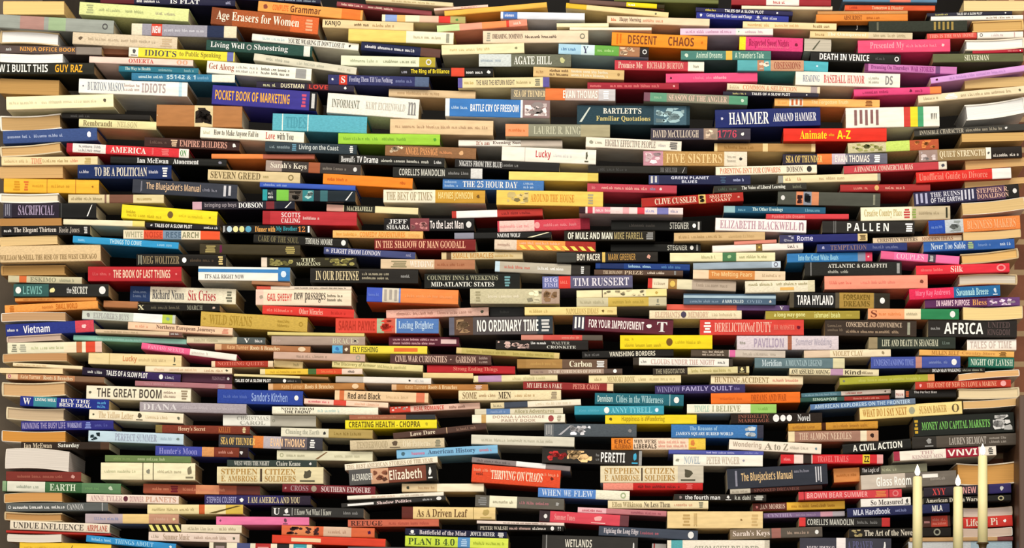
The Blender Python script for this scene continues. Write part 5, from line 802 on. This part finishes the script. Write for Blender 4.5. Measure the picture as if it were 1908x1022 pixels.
1360.2,912.6,1531.9,903.9,9.2,3.2	301814	0-0.22:c0b8a8	0.02-0.19:989080:~;0.26-0.75:784840:SPOOKED DREAMER		
1255.9,921.0,1427.6,922.3,12.4,4.5	282420		0.05-0.09:988:*;0.12-0.5:eee:the fourth man;0.56-0.62:eee:&;0.66-0.83:c0c0b8:k.o. dahl;0.87-0.97:d0d0c8:#		
1402.2,938.8,1573.9,933.7,14.9,28.8	ecb840	0-0.37:602820	0.03-0.06:d88:*;0.08-0.35:e0c0b0:JAN MORRIS;0.42-0.9:b88020:~		orange book with a maroon section directly under the "BROWN BEAR" book
1422.6,957.1,1573.9,952.8,9.9,34.3	806890	0.7-0.85:d8a0b0;0.85-1:b8b0b8	0.05-0.35:b0a0c0:CYNTHIA;0.4-0.65:a890b0:~		
1243.2,953.6,1421.3,953.6,31.9,5.3	ecd098		0.16-0.24:c0a068:#;0.28-0.31:b89860:|||;0.76-0.79:907040:*;0.87-0.95:d0b078:#		thick cream book with tan print, nearest cream one below the "the fourth man" book
1360.2,987.3,1531.9,982.2,19.1,2.3	585048	0-0.43:80705c;0.45-0.55:a06860	0.03-0.43:f0e0d8:Sarah's Keys;0.62-0.86:b8a090:~;0.92-0.96:eee:@	L	grey brown book reading "Key", the lower of the two so titled
1243.2,1007.5,1434.0,1007.5,44.0,2.0	f0e8d8	0.04-0.15:58a8b0;0.95-1:c8c0b0	0.2-0.25:c05050:*;0.26-0.9:a8a898:CHOMSKY READER		thick off white book, nearest off white one below the "the fourth man" book
1215.2,1013.3,1241.7,1014.4,37.1,50.9	f0ece8	0.1-0.2:c83838		D15	
1468.7,790.0,1635.3,784.9,13.9,0.9	c89038	0.37-0.42:402010	0.05-0.3:a87028:~;0.5-0.9:a87028:~		tan book, nearest tan one to the upper left of the "CIVIL ACTION" book
1468.7,804.0,1636.6,802.7,20.0,4.3	c89878	0-0.07:e8d8b0;0.07-0.8:a07868;0.8-0.87:e8dcc0	0.12-0.7:dcc0a8:THE ALMOST NEEDLES;0.9-0.96:301810:*		brown book with a cream section resting directly on the "CIVIL ACTION" book
1701.5,777.3,1888.4,768.4,37.2,3.9	1c201c		0.005-0.045:c8a030:#;0.08-0.76:78c060:MONEY AND CAPITAL MARKETS;0.79-0.98:ddd:%	L	thick black book with "CAPITAL MARKETS" in green letters on its spine
1698.9,814.7,1896.1,807.3,22.1,0.3	2c2824	0.23-1:504840	0.12-0.2:999:&;0.35-0.7:c0b8b0:LAUREN BELMONT;0.73-0.9:a09890:=		dark grey book with a black section directly under the "CAPITAL MARKETS" book
1569.2,828.6,1696.4,817.5,19.0,5.0	1a1a18		0.15-0.87:f0f0e8:A CIVIL ACTION	L	black book with "CIVIL ACTION" in white letters on its spine
1454.7,847.5,1645.5,847.5,17.1,5.4	d02830	0.13-0.22:f0d8d0;0.22-0.3:302420;0.3-0.31:f0d8d0;0.8-0.87:e8c838;0.94-1:e0a0a0	0.03-0.1:f09090:~;0.36-0.66:f08080:TRAVEL TRAILS;0.815-0.865:302010:ZZ		red book with a peach section directly under the "CIVIL ACTION" book
1664.6,842.3,1855.4,830.9,17.9,3.8	f0e8dc	0-0.06:a03048;0.51-0.83:a02038	0.18-0.48:c0a0a0:THE KENNEDY MEN:=;0.52-0.82:f4ece4:VNVI;0.92-0.97:333:#		white book with a red section, nearest white one below the "CAPITAL MARKETS" book
1552.7,873.9,1601.0,871.4,26.5,34.4	d89050		0.1-0.9:b87030:~		
1603.5,870.9,1726.9,863.8,15.7,30.2	80806c	0-0.3:282420	0.02-0.28:eee:The Logic of;0.32-0.55:c8c8a8:~		
1603.5,886.7,1781.4,876.6,27.4,0.8	c8bcb0	0.464-1:706860	0.161-0.524:f4f4f0:Glass Room;0.645-0.807:f0ece8:_:u;0.726-0.887:a09890:~		grey book with "Glass Room" in white letters on its spine
1781.8,863.7,1893.5,859.9,40.3,33.1	e0a860			PR	thick orange book showing its page edges, nearest orange one above the "Life" book
1487.8,917.2,1679.8,912.1,15.4,3.0	d04048	0.05-0.06:802028;0.87-0.88:802028	0.08-0.67:f0a8a8:BROWN BEAR SUMMER;0.74-0.85:e08850:#;0.91-0.97:e08080:o		red book with "BROWN BEAR" in dusty pink letters on its spine
1603.5,930.6,1696.4,926.7,15.3,5.0	f0ece8		0.2-0.85:484040:So Measured;0.88-0.97:444:&		
1578.1,948.4,1768.9,938.2,16.9,4.8	2c3058		0.06-0.42:d8dcf0:MLA Handbook;0.47-0.6:8088b8:~;0.83-0.93:eee:MLA		navy book with "Handbook" in pale blue letters on its spine
1489.1,965.1,1658.2,965.6,17.0,5.0	242220	0-0.07:d83838;0.91-1:c03030	0.09-0.6:c8c8c0:CORELLI'S MANDOLIN;0.64-0.88:777:~		black book with a red section directly under the "Handbook" book
1581.9,985.9,1771.4,983.3,17.3,3.5	1c1814		0.02-0.13:b0a070:%;0.15-0.64:e0d8c8:The Art of the Novel;0.83-0.9:998:o		black book with "The Art of" in cream letters on its spine
1490.3,1002.5,1660.8,1003.8,47.7,5.4	3c3c48	0.4-0.5:f0e8e8	0.07-0.38:e0d8e0:JOHN IRVING;0.41-0.49:b06070:~;0.52-0.8:606088:A PRAYER FOR OWEN:=;0.9-0.95:eee:&	L	thick black book, nearest black one to the lower left of the "The Art of" book
1720.5,909.5,1883.4,900.6,18.3,4.1	2c2430	0.75-1:302860	0.1-0.25:d04848:XYY;0.45-0.6:e0a0a0:NEW;0.85-0.94:ccc:*		black book with a navy right end behind the candles, under the thick tan page block
1720.5,927.9,1883.4,922.3,12.1,4.2	1c1a18		0.03-0.62:e0d8c8:American Drama Wars;0.85-0.92:c0b890:o		
1794.3,947.7,1885.9,943.9,16.5,31.4	e8dcd0			PR	
1794.3,965.5,1885.9,960.4,20.3,0.2	d03830		0.05-0.3:f0e0d0:Life;0.35-0.5:f0e0d0:of;0.55-0.7:f0e0d0:Pi;0.8-0.88:fff:*		
1719.3,963.0,1770.2,960.9,21.0,30.8	503028	0.3-0.9:c84838	0.05-0.25:eaa:~;0.35-0.85:f09080:=		
1794.3,985.9,1885.9,982.8,15.8,2.2	e0c8b8			PR	
1695.1,1002.7,1887.2,1000.6,7.6,0.6	c8a070	0.85-1:804040			
1692.6,1010.3,1885.9,1008.8,41.2,5.0	d0d4d8	0.6-1:a8c0d0	0.1-0.5:b0b8c0:~		thick pale grey book with a pale blue section directly under the "The Art of" book
'''
def parse(ln):
    c, base, bands, texts, flags, label = ln.split('\t')
    n = [float(q) for q in c.split(',')]
    bd = []
    for s in bands.split(';'):
        if s:
            rg, h = s.split(':'); a, e = rg.split('-'); bd.append((float(a), float(e), h))
    tx = []
    for s in texts.split(';'):
        if s:
            p = s.split(':'); a, e = p[0].split('-'); tx.append((float(a), float(e), p[1], p[2], p[3] if len(p) > 3 else ''))
    return n + [base, bd, tx, flags], label
rows = [parse(l) for l in DATA.strip('\n').split('\n')]
for r, lb in rows:
    for a, b, col, t, pos in r[8]:
        if not is_mark(t):
            if pos == '=':
                for q in halves(t): want(q)
            want(t)
make_texts()
rest = [Mesh(), Mesh(), Mesh()]
from mathutils import Matrix
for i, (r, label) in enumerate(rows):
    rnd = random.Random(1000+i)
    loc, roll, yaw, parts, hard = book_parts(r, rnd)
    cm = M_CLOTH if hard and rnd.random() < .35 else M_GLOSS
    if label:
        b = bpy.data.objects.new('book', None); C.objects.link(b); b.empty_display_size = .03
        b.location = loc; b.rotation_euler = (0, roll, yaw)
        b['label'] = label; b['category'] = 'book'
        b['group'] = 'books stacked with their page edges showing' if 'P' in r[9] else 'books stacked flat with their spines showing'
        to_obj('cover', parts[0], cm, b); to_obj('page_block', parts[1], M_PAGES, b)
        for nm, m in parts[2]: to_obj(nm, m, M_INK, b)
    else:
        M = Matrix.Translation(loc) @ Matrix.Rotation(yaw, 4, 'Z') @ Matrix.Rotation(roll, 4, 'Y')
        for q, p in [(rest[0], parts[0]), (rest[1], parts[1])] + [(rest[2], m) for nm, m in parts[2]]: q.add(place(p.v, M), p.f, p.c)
if rest[0].f:
    n = [len(q.f) for q in rest]; big = Mesh()
    for q in rest: big.add(q.v, q.f, q.c)
    o = to_obj('thin_books', big, M_GLOSS)
    o.data.materials.append(M_PAGES); o.data.materials.append(M_INK)
    o.data.polygons.foreach_set('material_index', [0]*n[0]+[1]*n[1]+[2]*n[2])
    o['kind'] = 'stuff'; o['label'] = 'remaining thin and half hidden books packed between the larger ones'; o['category'] = 'books'

# ------------------------------------------------------------------ candles on the ledge in front
WAX = flat_mat('cream_wax', 'fcf2b8', .45, 20, .92, sss=.25)
FLAME = flat_mat('candle_flame', 'ffe8b0', .5, emit=('fff0c8', 9.0))
WICK = flat_mat('burnt_wick', '2a2018'); BRASS = flat_mat('dark_brass', '5a4420', .35, 12, .5)
def lathe(bm, prof, n=24):
    rings = []
    for rr, z in prof: rings.append([bm.verts.new((rr*math.cos(6.2832*k/n), rr*math.sin(6.2832*k/n), z)) for k in range(n)] if rr > 1e-6 else [bm.verts.new((0, 0, z))])
    for a, b in zip(rings, rings[1:]):
        for k in range(n):
            j = (k+1) % n
            if len(a) == 1: bm.faces.new((a[0], b[j], b[k]))
            elif len(b) == 1: bm.faces.new((a[k], a[j], b[0]))
            else: bm.faces.new((a[k], a[j], b[j], b[k]))
def candle(px, top, foot, label, hlabel):
    yy = -.15; k = (D+yy)/D; zh = Z(HZ); R = 9.3*S*k
    xc = X(VX); x = xc+(X(px)-xc)*k; zt = zh+(Z(top)-zh)*k; zb = zh+(Z(foot)-zh)*k
    zb = max(zb, LEDGE+.012)
    e = bpy.data.objects.new('candle', None); C.objects.link(e); e.location = (x, yy, zb); e['label'] = label; e['category'] = 'candle'; e['group'] = 'lit taper candles'
    H = zt-zb
    bm = bmesh.new(); lathe(bm, [(0, 0), (R*1.02, 0), (R*.97, H*.5), (R*.93, H-.003), (R*.8, H), (R*.45, H-.002), (0, H-.003)]); obj('wax_stick', bm, WAX, e, smooth=True)
    bm = bmesh.new(); lathe(bm, [(0, H-.004), (.0009, H-.004), (.0008, H+.006), (0, H+.007)], 8); obj('wick', bm, WICK, e)
    bm = bmesh.new(); lathe(bm, [(0, H+.002), (.0035, H+.004), (.0056, H+.009), (.0045, H+.015), (.002, H+.021), (0, H+.026)], 16); obj('flame', bm, FLAME, e, smooth=True)
    h = bpy.data.objects.new('candlestick', None); C.objects.link(h); h.location = (x, yy, LEDGE); h['label'] = hlabel; h['category'] = 'candle holder'; h['group'] = 'candle holders'
    hz = zb-LEDGE
    bm = bmesh.new(); lathe(bm, [(0, 0), (.035, 0), (.036, .003), (.012, .006), (.007, hz*.5+.003), (.009, hz-.004), (R*1.25, hz-.002), (R*1.25, hz), (0, hz)]); obj('stem', bm, BRASS, h, smooth=True)
candle(1709.5, 889, 1034, 'tall cream taper candle burning, leftmost of the three candles', 'dark brass holder under the leftmost candle')
candle(1785, 908, 1034, 'shortest cream taper candle burning, between the other two candles', 'dark brass holder under the middle candle')
candle(1831, 850, 1012, 'tallest cream taper candle burning, rightmost of the three, nearest the wooden post', 'dark brass holder under the rightmost candle')
